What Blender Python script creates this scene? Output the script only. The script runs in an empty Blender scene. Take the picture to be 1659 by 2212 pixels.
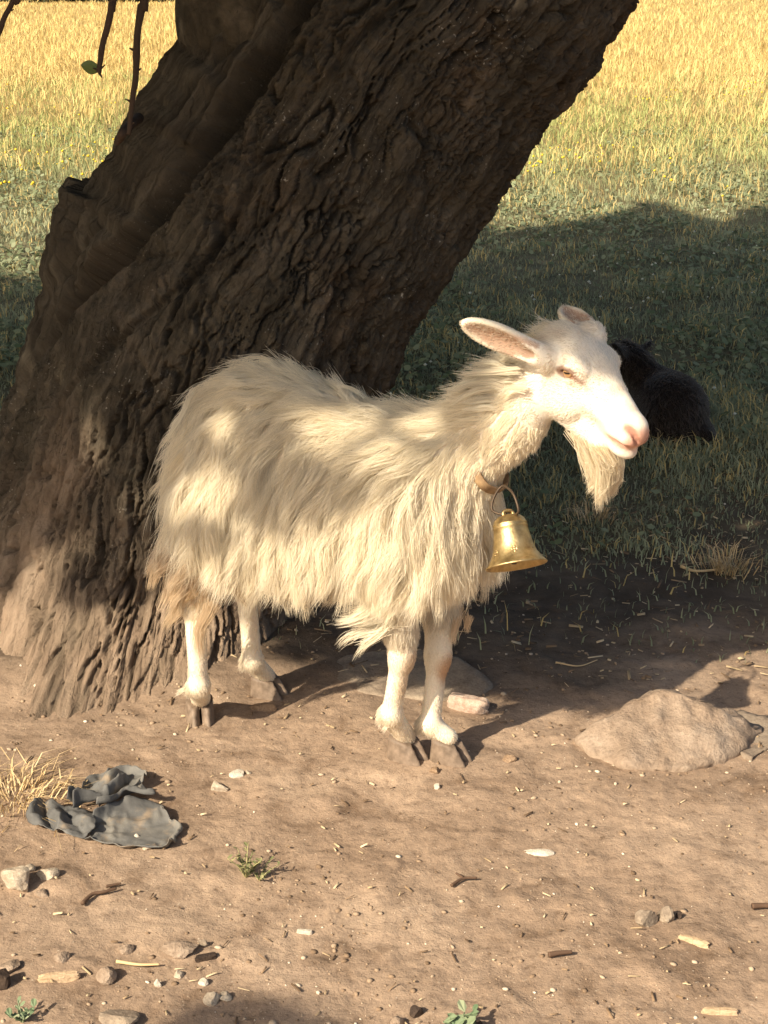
import bpy, bmesh, math, random
import numpy as np
from mathutils import Vector, Matrix, Quaternion

random.seed(7)
RNG = np.random.default_rng(11)
SC = bpy.context.scene
COL = SC.collection
PI = math.pi

# ------------------------------------------------------------------ camera
CAM_H, PITCH, FPX = 1.5, math.radians(19.0), 3404.0     # photo measured as 1659 x 2212
cam_d = bpy.data.cameras.new("camera")
cam = bpy.data.objects.new("camera", cam_d)
COL.objects.link(cam)
cam.location = (0, 0, CAM_H)
cam.rotation_euler = (PI / 2 - PITCH, 0, 0)
cam_d.sensor_fit = 'VERTICAL'
cam_d.sensor_height = 24.0
cam_d.lens = 12.0 / (1106.0 / FPX)
cam_d.clip_start = 0.05
cam_d.clip_end = 2000.0
SC.camera = cam

# ------------------------------------------------------------------ light
SUN_EL = math.radians(36.0)
SUN_AZ = math.radians(45.0)               # shadows fall towards (+x,+y)
SDIR = np.array([-math.cos(SUN_EL) * math.cos(SUN_AZ), -math.cos(SUN_EL) * math.sin(SUN_AZ), math.sin(SUN_EL)])
world = bpy.data.worlds.new("World")
SC.world = world
world.use_nodes = True
wn, wl = world.node_tree.nodes, world.node_tree.links
wn.clear()
sky = wn.new('ShaderNodeTexSky')
sky.sky_type = 'NISHITA'
sky.sun_disc = False
sky.sun_elevation = SUN_EL
sky.sun_rotation = math.atan2(SDIR[0], SDIR[1])
sky.dust_density = 4.0
sky.air_density = 1.0
sky.ozone_density = 0.6
bg = wn.new('ShaderNodeBackground')
bg.inputs['Strength'].default_value = 0.086
wo = wn.new('ShaderNodeOutputWorld')
wl.new(sky.outputs[0], bg.inputs['Color'])
wl.new(bg.outputs[0], wo.inputs['Surface'])
sun_d = bpy.data.lights.new("sun", 'SUN')
sun_d.energy = 4.5
sun_d.angle = math.radians(0.6)
sun_d.color = (1.0, 0.875, 0.69)
sun = bpy.data.objects.new("sun", sun_d)
COL.objects.link(sun)
sun.location = (-6, -6, 9)
sun.rotation_euler = Vector(SDIR).to_track_quat('Z', 'Y').to_euler()
SC.view_settings.view_transform = 'Standard'
SC.view_settings.look = 'None'
SC.view_settings.gamma = 1.0
SC.view_settings.exposure = 0.87
SC.cycles.max_bounces = 7
SC.cycles.diffuse_bounces = 4
SC.cycles.glossy_bounces = 3
SC.cycles.transmission_bounces = 4
SC.cycles.transparent_max_bounces = 8
SC.cycles.use_denoising = True

# ------------------------------------------------------------------ measuring helpers
SP, CP = math.sin(PITCH), math.cos(PITCH)


def ray(px, py):
    u, v = (px - 829.5) / FPX, (py - 1106.0) / FPX
    return np.array([u, CP - v * SP, -(SP + v * CP)])


CAMP = np.array([0, 0, CAM_H])


def at_z(px, py, z=0.0):
    d = ray(px, py)
    return CAMP + (z - CAM_H) / d[2] * d


def at_y(px, py, Y):
    d = ray(px, py)
    return CAMP + Y / d[1] * d


G_YAW = math.radians(-24.0)
GF = np.array([math.cos(G_YAW), math.sin(G_YAW), 0])
GL = np.array([-math.sin(G_YAW), math.cos(G_YAW), 0])
GO = np.array([-0.13, 2.93, 0.0])


def goat_world(px, py, lat):
    d = ray(px, py)
    t = (lat - (CAMP - GO) @ GL) / (d @ GL)
    return CAMP + t * d


def gp(px, py, lat):
    p = goat_world(px, py, lat) - GO
    return np.array([p @ GF, p @ GL, p[2]])


def to_goat(p):
    q = np.asarray(p) - GO
    return np.array([q @ GF, q @ GL, q[2]])


def sun_ab(P):
    P = np.asarray(P, float)
    r2 = math.sqrt(0.5)
    a = (P[..., 0] - P[..., 1]) * r2
    b = P[..., 2] * math.cos(SUN_EL) + (P[..., 0] + P[..., 1]) * r2 * math.sin(SUN_EL)
    return np.stack([a, b], -1)


# ------------------------------------------------------------------ noise
def _h(i, j, k, s):
    x = (i.astype(np.uint32) * np.uint32(374761393)) ^ (j.astype(np.uint32) * np.uint32(668265263)) ^ \
        (k.astype(np.uint32) * np.uint32(2147483647 - 1274126177)) ^ np.uint32(s * 974711 + 13)
    x = (x ^ (x >> np.uint32(13))) * np.uint32(1274126177)
    x = (x ^ (x >> np.uint32(16))) * np.uint32(2246822519)
    x = x ^ (x >> np.uint32(15))
    return (x & np.uint32(0xFFFFFF)).astype(np.float64) / float(0xFFFFFF)


def vnoise(P, seed=0):
    P = np.asarray(P, float)
    I = np.floor(P).astype(np.int64)
    f = P - I
    f = f * f * (3 - 2 * f)
    I = I.astype(np.int32)
    i, j, k = I[..., 0], I[..., 1], I[..., 2]
    fx, fy, fz = f[..., 0], f[..., 1], f[..., 2]
    r = 0
    for dx in (0, 1):
        for dy in (0, 1):
            for dz in (0, 1):
                w = (fx if dx else 1 - fx) * (fy if dy else 1 - fy) * (fz if dz else 1 - fz)
                r = r + w * _h(i + dx, j + dy, k + dz, seed)
    return r * 2 - 1


def fbm(P, octv=4, seed=0, gain=0.5):
    P = np.asarray(P, float)
    a, s, t = 1.0, 0.0, 0.0
    for o in range(octv):
        s = s + a * vnoise(P, seed + o * 17)
        t += a
        a *= gain
        P = P * 2.03 + 3.7
    return s / t


def p3(x, y, z=0.0):
    x = np.asarray(x, float)
    return np.stack([x, np.broadcast_to(y, x.shape), np.broadcast_to(z, x.shape)], -1)


def worley(x, y, seed=0):
    i0, j0 = np.floor(x).astype(np.int32), np.floor(y).astype(np.int32)
    f1 = np.full(x.shape, 9.0)
    f2 = np.full(x.shape, 9.0)
    cid = np.zeros(x.shape)
    for di in (-1, 0, 1):
        for dj in (-1, 0, 1):
            i, j = i0 + di, j0 + dj
            k = np.zeros_like(i)
            cx = i + _h(i, j, k, seed)
            cy = j + _h(i, j, k + 1, seed)
            d = np.hypot(x - cx, y - cy)
            v = _h(i, j, k + 2, seed)
            n1 = d < f1
            f2 = np.where(n1, f1, np.minimum(f2, d))
            cid = np.where(n1, v, cid)
            f1 = np.where(n1, d, f1)
    return f1, f2, cid


def sstep(a, b, x):
    t = np.clip((x - a) / (b - a), 0, 1)
    return t * t * (3 - 2 * t)


# ------------------------------------------------------------------ mesh helpers
def mesh_from(name, verts, faces, smooth=True):
    me = bpy.data.meshes.new(name)
    verts = np.asarray(verts, np.float32)
    if isinstance(faces, np.ndarray):
        n, k = faces.shape
        me.vertices.add(len(verts))
        me.vertices.foreach_set('co', verts.ravel())
        me.loops.add(n * k)
        me.loops.foreach_set('vertex_index', faces.astype(np.int32).ravel())
        me.polygons.add(n)
        me.polygons.foreach_set('loop_start', np.arange(0, n * k, k, dtype=np.int32))
        me.update(calc_edges=True)
        me.validate()
    else:
        me.from_pydata([tuple(v) for v in verts], [], [tuple(f) for f in faces])
        me.update()
    if smooth:
        me.polygons.foreach_set('use_smooth', np.ones(len(me.polygons), bool))
    return me


def link(name, me, mat=None, parent=None, loc=None):
    o = bpy.data.objects.new(name, me)
    COL.objects.link(o)
    if mat is not None and me is not None and not len(me.materials):
        me.materials.append(mat)
    if parent is not None:
        o.parent = parent
    if loc is not None:
        o.location = loc
    return o


def tag(o, label=None, cat=None, group=None, kind=None):
    if label:
        o['label'] = label
    if cat:
        o['category'] = cat
    if group:
        o['group'] = group
    if kind:
        o['kind'] = kind
    return o


def empty(name, loc=(0, 0, 0), rz=0.0):
    o = bpy.data.objects.new(name, None)
    COL.objects.link(o)
    o.empty_display_size = 0.1
    o.location = loc
    o.rotation_euler = (0, 0, rz)
    return o


def vcol(me, name, arr):
    at = me.attributes.new(name, 'FLOAT_COLOR', 'POINT')
    arr = np.asarray(arr, np.float32)
    if arr.shape[1] == 3:
        arr = np.concatenate([arr, np.ones((len(arr), 1), np.float32)], 1)
    at.data.foreach_set('color', arr.ravel())


def vfloat(me, name, arr):
    at = me.attributes.new(name, 'FLOAT', 'POINT')
    at.data.foreach_set('value', np.asarray(arr, np.float32).ravel())


def tube_arrays(pts, rad, n=8, closed_ends=True):
    pts = np.asarray(pts, float)
    m = len(pts)
    rad = np.broadcast_to(np.asarray(rad, float), (m,))
    T = np.gradient(pts, axis=0)
    T /= np.linalg.norm(T, axis=1)[:, None] + 1e-12
    ref = np.array([0, 0, 1.0]) if abs(T[0][2]) < 0.9 else np.array([1.0, 0, 0])
    V, Fc = [], []
    u = np.cross(T[0], ref)
    u /= np.linalg.norm(u)
    for i in range(m):
        u = u - T[i] * (u @ T[i])
        u /= np.linalg.norm(u)
        w = np.cross(T[i], u)
        for k in range(n):
            a = 2 * PI * k / n
            V.append(pts[i] + rad[i] * (math.cos(a) * u + math.sin(a) * w))
    for i in range(m - 1):
        for k in range(n):
            k2 = (k + 1) % n
            Fc.append((i * n + k, i * n + k2, (i + 1) * n + k2, (i + 1) * n + k))
    if closed_ends:
        Fc.append(tuple(range(n - 1, -1, -1)))
        Fc.append(tuple((m - 1) * n + k for k in range(n)))
    return V, Fc


def tube_obj(name, pts, rad, mat, parent=None, n=8):
    V, Fc = tube_arrays(pts, rad, n)
    return link(name, mesh_from(name, V, Fc), mat, parent)


def catmull(P, n):
    P = np.asarray(P, float)
    m = len(P)
    Q = np.concatenate([[2 * P[0] - P[1]], P, [2 * P[-1] - P[-2]]])
    t = np.linspace(0, m - 1, n)
    i = np.clip(np.floor(t).astype(int), 0, m - 2)
    f = (t - i)[:, None]
    a, b, c, d = Q[i], Q[i + 1], Q[i + 2], Q[i + 3]
    return 0.5 * (2 * b + (c - a) * f + (2 * a - 5 * b + 4 * c - d) * f ** 2 + (3 * b - a - 3 * c + d) * f ** 3)


def catmull_at(P, t):
    P = np.asarray(P, float)
    m = len(P)
    Q = np.concatenate([[2 * P[0] - P[1]], P, [2 * P[-1] - P[-2]]])
    i = np.clip(np.floor(t).astype(int), 0, m - 2)
    f = (t - i)[:, None]
    a, b, c, d = Q[i], Q[i + 1], Q[i + 2], Q[i + 3]
    return 0.5 * (2 * b + (c - a) * f + (2 * a - 5 * b + 4 * c - d) * f ** 2 + (3 * b - a - 3 * c + d) * f ** 3)


# ------------------------------------------------------------------ material helpers
def new_mat(name):
    m = bpy.data.materials.new(name)
    m.use_nodes = True
    nt = m.node_tree
    nt.nodes.clear()
    out = nt.nodes.new('ShaderNodeOutputMaterial')
    return m, nt, out


def N(nt, typ, **kw):
    n = nt.nodes.new(typ)
    for k, v in kw.items():
        setattr(n, k, v)
    return n


def bsdf(nt, out, rough=0.8, color=None, metallic=0.0, spec=0.3):
    b = nt.nodes.new('ShaderNodeBsdfPrincipled')
    b.inputs['Roughness'].default_value = rough
    b.inputs['Metallic'].default_value = metallic
    b.inputs['Specular IOR Level'].default_value = spec
    if color:
        b.inputs['Base Color'].default_value = (*color, 1)
    nt.links.new(b.outputs[0], out.inputs['Surface'])
    return b


def noise_tex(nt, scale, detail=6, rough=0.55, vec=None, dist=0.0):
    n = nt.nodes.new('ShaderNodeTexNoise')
    n.inputs['Scale'].default_value = scale
    n.inputs['Detail'].default_value = detail
    n.inputs['Roughness'].default_value = rough
    n.inputs['Distortion'].default_value = dist
    if vec is not None:
        nt.links.new(vec, n.inputs['Vector'])
    return n


def ramp(nt, fac, stops):
    r = nt.nodes.new('ShaderNodeValToRGB')
    el = r.color_ramp.elements
    while len(el) < len(stops):
        el.new(0.5)
    for e, (p, c) in zip(el, stops):
        e.position = p
        e.color = (*c, 1) if len(c) == 3 else c
    nt.links.new(fac, r.inputs[0])
    return r


def mixc(nt, fac, a, b, mode='MIX'):
    m = nt.nodes.new('ShaderNodeMix')
    m.data_type = 'RGBA'
    m.blend_type = mode
    for sock, v in ((m.inputs[0], fac), (m.inputs[6], a), (m.inputs[7], b)):
        if isinstance(v, (int, float)):
            sock.default_value = v
        elif isinstance(v, tuple):
            sock.default_value = (*v, 1)
        else:
            nt.links.new(v, sock)
    return m.outputs[2]


def bump(nt, height, strength, dist, normal=None):
    b = nt.nodes.new('ShaderNodeBump')
    b.inputs['Strength'].default_value = strength
    b.inputs['Distance'].default_value = dist
    nt.links.new(height, b.inputs['Height'])
    if normal is not None:
        nt.links.new(normal, b.inputs['Normal'])
    return b.outputs[0]


def geo_pos(nt):
    return nt.nodes.new('ShaderNodeNewGeometry').outputs['Position']


def obj_co(nt):
    return nt.nodes.new('ShaderNodeTexCoord').outputs['Object']


def attr(nt, name):
    a = nt.nodes.new('ShaderNodeAttribute')
    a.attribute_name = name
    return a


def rock_material(name, c1, c2, c3, scale=14.0, bumpd=0.004):
    m, nt, out = new_mat(name)
    b = bsdf(nt, out, 0.9, spec=0.15)
    co = obj_co(nt)
    n1 = noise_tex(nt, scale, 8, 0.6, co)
    n2 = noise_tex(nt, scale * 7, 6, 0.65, co)
    r1 = ramp(nt, n1.outputs[0], [(0.30, c1), (0.52, c2), (0.72, c3)])
    r2 = ramp(nt, n2.outputs[0], [(0.3, (0.72, 0.70, 0.68)), (0.6, (1.0, 1.0, 1.0)), (0.75, (1.15, 1.12, 1.05))])
    c = mixc(nt, 1.0, r1.outputs[0], r2.outputs[0], 'MULTIPLY')
    nt.links.new(c, b.inputs['Base Color'])
    bn = bump(nt, n1.outputs[0], 0.6, bumpd * 2)
    nt.links.new(bump(nt, n2.outputs[0], 0.7, bumpd, bn), b.inputs['Normal'])
    return m


# ------------------------------------------------------------------ ground
def ground_h(x, y):
    x, y = np.asarray(x, float), np.asarray(y, float)
    h = 0.020 * fbm(p3(x * 1.3, y * 1.3, 2.1), 3, 5)
    h = h + 0.006 * fbm(p3(x * 6, y * 6, 4.1), 3, 9)
    near = 1 - sstep(5.0, 8.0, y)
    h = h + near * 0.0048 * fbm(p3(x * 26, y * 30, 1.7), 4, 21, 0.62)
    lump = fbm(p3(x * 11, y * 13, 7.7), 2, 33)
    h = h + near * 0.0045 * sstep(0.18, 0.6, lump)
    # root mound round the trunk foot and a slight dip where the goat stands
    d = np.hypot((x + 0.55) / 0.62, (y - 3.55) / 0.5)
    h = h + 0.03 * np.exp(-d * d * 1.1) + 0.030 * np.exp(-(((x + 0.62) / 0.46) ** 2 + ((y - 3.22) / 0.10) ** 2))
    for hx, hy in HOOF_XY:
        w = np.exp(-((x - hx) ** 2 + (y - hy) ** 2) / 0.06 ** 2)
        h = h * (1 - 0.85 * w)
    h = h + 0.15 * fbm(p3(x * 0.09, y * 0.09, 0.3), 2, 41) * sstep(9, 30, y)
    return h


HOOF_XY = [tuple(at_z(870, 1632)[:2]), tuple(at_z(962, 1636)[:2]), tuple(at_z(432, 1552)[:2]), tuple(at_z(572, 1500)[:2])]


def gh(x, y):
    return float(ground_h(np.array([x]), np.array([y]))[0])


def grassy(x, y):
    """0 bare soil, 1 turf"""
    n = fbm(p3(np.asarray(x) * 1.6, np.asarray(y) * 1.1, 0.5), 4, 77)
    edge = 4.15 + 1.0 * n - 0.25 * np.clip(np.asarray(x) + 1.0, -1, 2) * 0.0
    return sstep(-0.5, 0.9, np.asarray(y) - edge)


def build_ground():
    ys = np.concatenate([np.linspace(-8, 1.6, 14)[:-1], np.linspace(1.6, 3.7, 330)[:-1], np.linspace(3.7, 7.5, 170)[:-1],
                         7.5 * (600 / 7.5) ** np.linspace(0, 1, 110)])
    core = np.linspace(-1, 1, 330)
    outer = np.array([1.15, 1.4, 1.8, 2.6, 4.0, 7.0, 14.0])
    us = np.concatenate([-outer[::-1], core, outer])
    Y = np.repeat(ys[:, None], len(us), 1)
    halfw = np.clip(0.30 * Y + 0.22, 0.75, None)
    X = us[None, :] * halfw
    Z = ground_h(X.ravel(), Y.ravel()).reshape(X.shape)
    far = sstep(60, 140, Y)
    Z = Z * (1 - far * 0.5)
    n, m = X.shape
    idx = np.arange(n * m).reshape(n, m)
    f = np.stack([idx[:-1, :-1], idx[:-1, 1:], idx[1:, 1:], idx[1:, :-1]], -1).reshape(-1, 4)
    V = np.stack([X, Y, Z], -1).reshape(-1, 3)
    me = mesh_from('ground', V, f)
    vfloat(me, 'turf', grassy(V[:, 0], V[:, 1]))
    vfloat(me, 'humus_shade', sstep(3.02, 3.50, V[:, 1] + 0.30 * fbm(p3(V[:, 0] * 2.5, V[:, 1] * 2.5, 0), 4, 88) - 0.12 * np.clip(V[:, 0], -1, 1)) * 0.9)  # dark soil towards the tree, darkened further to deepen the shade there
    m, nt, out = new_mat('soil_and_turf')
    b = bsdf(nt, out, 0.95, spec=0.1)
    pos = geo_pos(nt)
    nA = noise_tex(nt, 1.7, 5, 0.6, pos)
    nB = noise_tex(nt, 9.0, 8, 0.62, pos, 0.4)
    nC = noise_tex(nt, 60.0, 6, 0.7, pos)
    nD = noise_tex(nt, 190.0, 3, 0.6, pos)
    base = ramp(nt, nA.outputs[0], [(0.32, (0.245, 0.174, 0.122)), (0.52, (0.322, 0.236, 0.170)), (0.70, (0.375, 0.284, 0.210))])
    mid = ramp(nt, nB.outputs[0], [(0.30, (0.58, 0.54, 0.50)), (0.46, (0.93, 0.92, 0.90)), (0.66, (1.16, 1.15, 1.12))])
    c = mixc(nt, 1.0, base.outputs[0], mid.outputs[0], 'MULTIPLY')
    fine = ramp(nt, nC.outputs[0], [(0.30, (0.50, 0.46, 0.42)), (0.44, (0.95, 0.94, 0.93)), (0.68, (1.18, 1.16, 1.12))])
    c = mixc(nt, 0.85, c, fine.outputs[0], 'MULTIPLY')
    speck = ramp(nt, nD.outputs[0], [(0.66, (0, 0, 0)), (0.74, (1, 1, 1))])
    c = mixc(nt, speck.outputs[0], c, (0.55, 0.46, 0.35))
    nE = noise_tex(nt, 5.0, 6, 0.65, pos)
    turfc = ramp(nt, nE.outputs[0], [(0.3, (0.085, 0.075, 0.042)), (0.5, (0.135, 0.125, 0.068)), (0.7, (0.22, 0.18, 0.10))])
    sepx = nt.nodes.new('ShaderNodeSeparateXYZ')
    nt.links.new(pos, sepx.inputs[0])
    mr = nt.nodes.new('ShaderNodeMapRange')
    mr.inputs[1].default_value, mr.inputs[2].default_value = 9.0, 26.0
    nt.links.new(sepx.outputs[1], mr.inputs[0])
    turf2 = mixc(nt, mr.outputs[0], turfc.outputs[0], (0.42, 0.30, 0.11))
    hum_shade = ramp(nt, nB.outputs[0], [(0.3, (0.052, 0.040, 0.029)), (0.5, (0.085, 0.066, 0.048)), (0.7, (0.14, 0.108, 0.078))])  # part of the tree's shade is put into this soil colour
    c = mixc(nt, attr(nt, 'humus_shade').outputs['Fac'], c, hum_shade.outputs[0])
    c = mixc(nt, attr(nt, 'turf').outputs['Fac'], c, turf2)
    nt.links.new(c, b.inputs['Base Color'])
    bn = bump(nt, nB.outputs[0], 0.5, 0.012)
    bn = bump(nt, nC.outputs[0], 0.75, 0.005, bn)
    nt.links.new(bump(nt, nD.outputs[0], 0.6, 0.0016, bn), b.inputs['Normal'])
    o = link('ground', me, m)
    tag(o, 'bare trodden brown earth running back into a grassy field', 'ground', kind='structure')


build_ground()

# ------------------------------------------------------------------ tree trunk
TY = 3.78                                   # depth of the trunk's axis
PAIRS = [((-330, 1640), (800, 1640)), ((-255, 1500), (745, 1545)), ((-170, 1380), (770, 1460)), ((-80, 1190), (722, 1350)),
         ((5, 965), (705, 1205)), ((62, 750), (745, 1060)), ((142, 540), (812, 893)), ((212, 380), (880, 722)),
         ((292, 230), (965, 590)), ((388, 75), (1062, 440)), ((465, -90), (1180, 272)), ((560, -240), (1278, 160)),
         ((690, -420), (1380, -10)), ((840, -620), (1500, -190)), ((1000, -800), (1640, -380)), ((1250, -1050), (1830, -640))]


def build_bark_material():
    m, nt, out = new_mat('bark')
    b = bsdf(nt, out, 0.85, spec=0.25)
    uv = nt.nodes.new('ShaderNodeUVMap')
    uv.uv_map = 'bark'
    mp = nt.nodes.new('ShaderNodeMapping')
    mp.inputs['Scale'].default_value = (1.0, 0.33, 1.0)
    nt.links.new(uv.outputs[0], mp.inputs[0])
    co = mp.outputs[0]
    n1 = noise_tex(nt, 16.0, 8, 0.62, co, 0.6)
    n2 = noise_tex(nt, 75.0, 6, 0.65, co)
    pos = geo_pos(nt)
    n3 = noise_tex(nt, 3.2, 4, 0.6, pos)
    n4 = noise_tex(nt, 130.0, 2, 0.5, pos)
    c1 = ramp(nt, n1.outputs[0], [(0.28, (0.034, 0.028, 0.019)), (0.48, (0.072, 0.059, 0.041)), (0.66, (0.125, 0.102, 0.073)), (0.8, (0.20, 0.172, 0.132))])
    c2 = ramp(nt, n3.outputs[0], [(0.35, (1.0, 0.98, 0.90)), (0.52, (1.0, 1.0, 1.0)), (0.66, (1.14, 0.98, 0.86))])
    c = mixc(nt, 0.8, c1.outputs[0], c2.outputs[0], 'MULTIPLY')
    cf = ramp(nt, n2.outputs[0], [(0.3, (0.60, 0.60, 0.60)), (0.5, (1, 1, 1)), (0.7, (1.4, 1.38, 1.35))])
    c = mixc(nt, 0.9, c, cf.outputs[0], 'MULTIPLY')
    lich = ramp(nt, n4.outputs[0], [(0.66, (0, 0, 0)), (0.71, (1, 1, 1))])
    nL = noise_tex(nt, 4.5, 3, 0.6, pos)
    lm = ramp(nt, nL.outputs[0], [(0.52, (0, 0, 0)), (0.62, (1, 1, 1))])
    lf = mixc(nt, 1.0, lich.outputs[0], lm.outputs[0], 'MULTIPLY')
    c = mixc(nt, lf, c, (0.34, 0.31, 0.25))
    # bare wood strip on the left flank
    w = attr(nt, 'bare_wood')
    wmp = nt.nodes.new('ShaderNodeMapping')
    wmp.inputs['Scale'].default_value = (1.0, 0.10, 1.0)
    nt.links.new(uv.outputs[0], wmp.inputs[0])
    nw = noise_tex(nt, 60.0, 6, 0.6, wmp.outputs[0], 0.3)
    cw = ramp(nt, nw.outputs[0], [(0.3, (0.036, 0.029, 0.020)), (0.52, (0.078, 0.064, 0.044)), (0.72, (0.135, 0.113, 0.080))])
    c = mixc(nt, w.outputs['Fac'], c, cw.outputs[0])
    # dry soil dust rubbed on the foot of the trunk
    d = attr(nt, 'dust')
    nd = noise_tex(nt, 24.0, 6, 0.65, co, 0.5)
    cd = ramp(nt, nd.outputs[0], [(0.3, (0.17, 0.115, 0.076)), (0.5, (0.33, 0.235, 0.160)), (0.72, (0.44, 0.33, 0.235))])
    c = mixc(nt, d.outputs['Fac'], c, cd.outputs[0])
    nt.links.new(c, b.inputs['Base Color'])
    wv = N(nt, 'ShaderNodeVectorMath', operation='MULTIPLY_ADD')
    nwp = noise_tex(nt, 14.0, 4, 0.6, co)
    nt.links.new(nwp.outputs['Color'], wv.inputs[0])
    wv.inputs[1].default_value = (0.05, 0.05, 0.0)
    nt.links.new(co, wv.inputs[2])
    vo = N(nt, 'ShaderNodeTexVoronoi', feature='DISTANCE_TO_EDGE')
    vo.inputs['Scale'].default_value = 42.0
    nt.links.new(wv.outputs[0], vo.inputs['Vector'])
    vr = ramp(nt, vo.outputs['Distance'], [(0.0, (0, 0, 0)), (0.12, (0.7, 0.7, 0.7)), (0.5, (1, 1, 1))])
    bn = bump(nt, n1.outputs[0], 0.35, 0.012)
    bn = bump(nt, vr.outputs[0], 0.75, 0.006, bn)
    n5 = noise_tex(nt, 150.0, 6, 0.7, pos)
    bn = bump(nt, n2.outputs[0], 0.9, 0.007, bn)
    nt.links.new(bump(nt, n5.outputs[0], 0.9, 0.006, bn), b.inputs['Normal'])
    return m


BARK = build_bark_material()
TREE = empty('leaning_tree', tuple(at_y(260, 1500, TY)[:2]) + (0.0,))
tag(TREE, 'thick leaning tree trunk with furrowed brown bark behind the white goat', 'tree')
TO = np.array(TREE.location)


def build_trunk():
    Lp = np.array([at_y(*a, TY) for a, b in PAIRS])
    Rp = np.array([at_y(*b, TY) for a, b in PAIRS])
    tpar = np.concatenate([np.linspace(0, 0.8, 20)[:-1], np.linspace(0.8, 12.2, 640)[:-1], np.linspace(12.2, len(PAIRS) - 1, 40)])
    nrow = len(tpar)
    L2, R2 = catmull_at(Lp, tpar), catmull_at(Rp, tpar)
    C = (L2 + R2) / 2
    S = R2 - L2
    R = np.linalg.norm(S, axis=1) / 2
    S = S / (2 * R)[:, None]
    seg = np.concatenate([[0], np.cumsum(np.linalg.norm(np.diff(C, axis=0), axis=1))])
    th = np.concatenate([np.linspace(-PI * 0.62, PI * 0.62, 430), np.linspace(PI * 0.62, 2 * PI - PI * 0.62, 60)[1:-1]])
    nt_ = len(th)
    TH = np.repeat(th[None, :], nrow, 0)
    SS = np.repeat(seg[:, None], nt_, 1)
    RR = np.repeat(R[:, None], nt_, 1)
    zc = np.repeat(C[:, 2][:, None], nt_, 1)
    front = np.cos(TH)
    # flatter in depth; wide buttressed foot
    zs = zc + RR * np.sin(TH) * np.repeat(S[:, 2][:, None], nt_, 1)
    depth = 0.80 + 0.80 * np.exp(-np.clip(zs, -0.04, None) / 0.17) * np.exp(-((TH - 0.12) / 0.95) ** 4)
    u = TH * 0.42                                    # arc metres
    tw = u + 0.05 * fbm(p3(SS * 2.1, u * 2.0, 0), 3, 3)
    # ---- buttress roots at the foot
    foot = np.exp(-np.clip(zs, 0, None) / 0.20)
    lob = np.cos(TH * 5.0 + 0.9) * 0.5 + np.cos(TH * 8.0 + 2.0) * 0.3
    rad = RR * (1 + 0.10 * foot * lob)
    # ---- the long dark split between the bare wood strip and the bark
    thg = np.interp(zc, [-0.2, 0.35, 0.62, 0.85, 1.05, 1.45, 1.9], [-1.45, -1.25, -1.0, -0.73, -0.64, -0.54, -0.45])
    thg = thg + 0.05 * fbm(p3(SS * 5.0, SS * 0 + 1.0, 0), 3, 12)
    dg = (TH - thg)
    gdep = np.interp(zc, [0.25, 0.5, 0.75, 1.3, 1.8], [0.0, 0.03, 0.075, 0.12, 0.15])
    split = 1.35 * gdep * np.where(dg > 0, sstep(0.17, 0.05, dg + 0.03 * vnoise(p3(SS * 12, u * 3, 0), 7)), sstep(-0.040, -0.005, dg))
    split2 = 0.40 * gdep * sstep(0.06, 0.01, np.abs(dg + 0.22 + 0.03 * np.sin(SS * 9)))
    split2 = split2 + 0.03 * sstep(0.3, 0.6, zc) * sstep(0.035, 0.01, np.abs(dg - 0.46 - 0.05 * np.sin(SS * 6)))
    wood = sstep(0.02, -0.06, dg) * sstep(0.28, 0.5, zc)
    wood = wood * sstep(-PI * 0.8, -PI * 0.6, TH)
    # ---- bark plates
    x = tw + 0.012 * fbm(p3(SS * 14, u * 14, 0), 3, 8)
    y = SS + 0.35 * tw
    x = x + 0.020 * fbm(p3(SS * 9, u * 16, 4), 3, 81)
    f1, f2, cid = worley(x / 0.042, y / 0.21, 4)
    e1 = f2 - f1
    g1, g2, gid = worley((x + 0.006 * fbm(p3(SS * 40, u * 40, 2), 2, 5)) / 0.020, y / 0.062, 9)
    e2 = g2 - g1
    amp = 0.7 + 0.5 * fbm(p3(SS * 3, u * 3, 1), 2, 18) + 0.35 * foot
    crack1 = 1 - sstep(0.01, 0.15, e1)
    crack2 = 1 - sstep(0.01, 0.24, e2)
    wx = x + 0.010 * fbm(p3(SS * 22, u * 30, 6), 3, 82)
    rid1 = np.abs(fbm(p3(wx * 26, y * 5.0, 0.3), 3, 83, 0.45))
    rid2 = np.abs(fbm(p3(wx * 64, y * 13.0, 0.9), 3, 84, 0.5))
    line1 = sstep(0.060, 0.020, rid1)
    line2 = sstep(0.075, 0.025, rid2)
    keep1 = sstep(-0.25, 0.2, fbm(p3(SS * 5, u * 7, 3), 2, 28))
    keep2 = sstep(-0.1, 0.35, fbm(p3(SS * 7, u * 9, 5), 2, 38))
    base_fade = 0.25 + 0.75 * sstep(0.0, 0.16, zs)
    bark = -0.019 * crack1 * keep1 * amp * base_fade - 0.034 * line1 * (0.55 + 0.45 * keep1) * (amp + 0.25) * base_fade - 0.013 * line2 * (0.3 + 0.7 * keep2) * base_fade - 0.006 * crack2 * keep2 + 0.016 * (cid - 0.5) + 0.009 * (gid - 0.5)
    bark = bark + 0.010 * fbm(p3(x * 55, y * 28, 0.7), 4, 50, 0.65) + 0.02 * fbm(p3(x * 5, y * 3, 0.2), 2, 51)
    stri = 0.010 * fbm(p3(u * 60, SS * 3.0, 0), 3, 61) + 0.012 * fbm(p3(u * 14, SS * 1.6, 0), 2, 62)
    rough_edge = 0.014 * fbm(p3(SS * 22, u * 6, 0), 3, 70)
    bark = bark + 0.008 * foot * fbm(p3(u * 70, SS * 45, 3.3), 4, 52, 0.65)
    wl1 = sstep(0.07, 0.015, np.abs(fbm(p3(u * 22, SS * 2.2, 0.4), 2, 63)))
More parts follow.
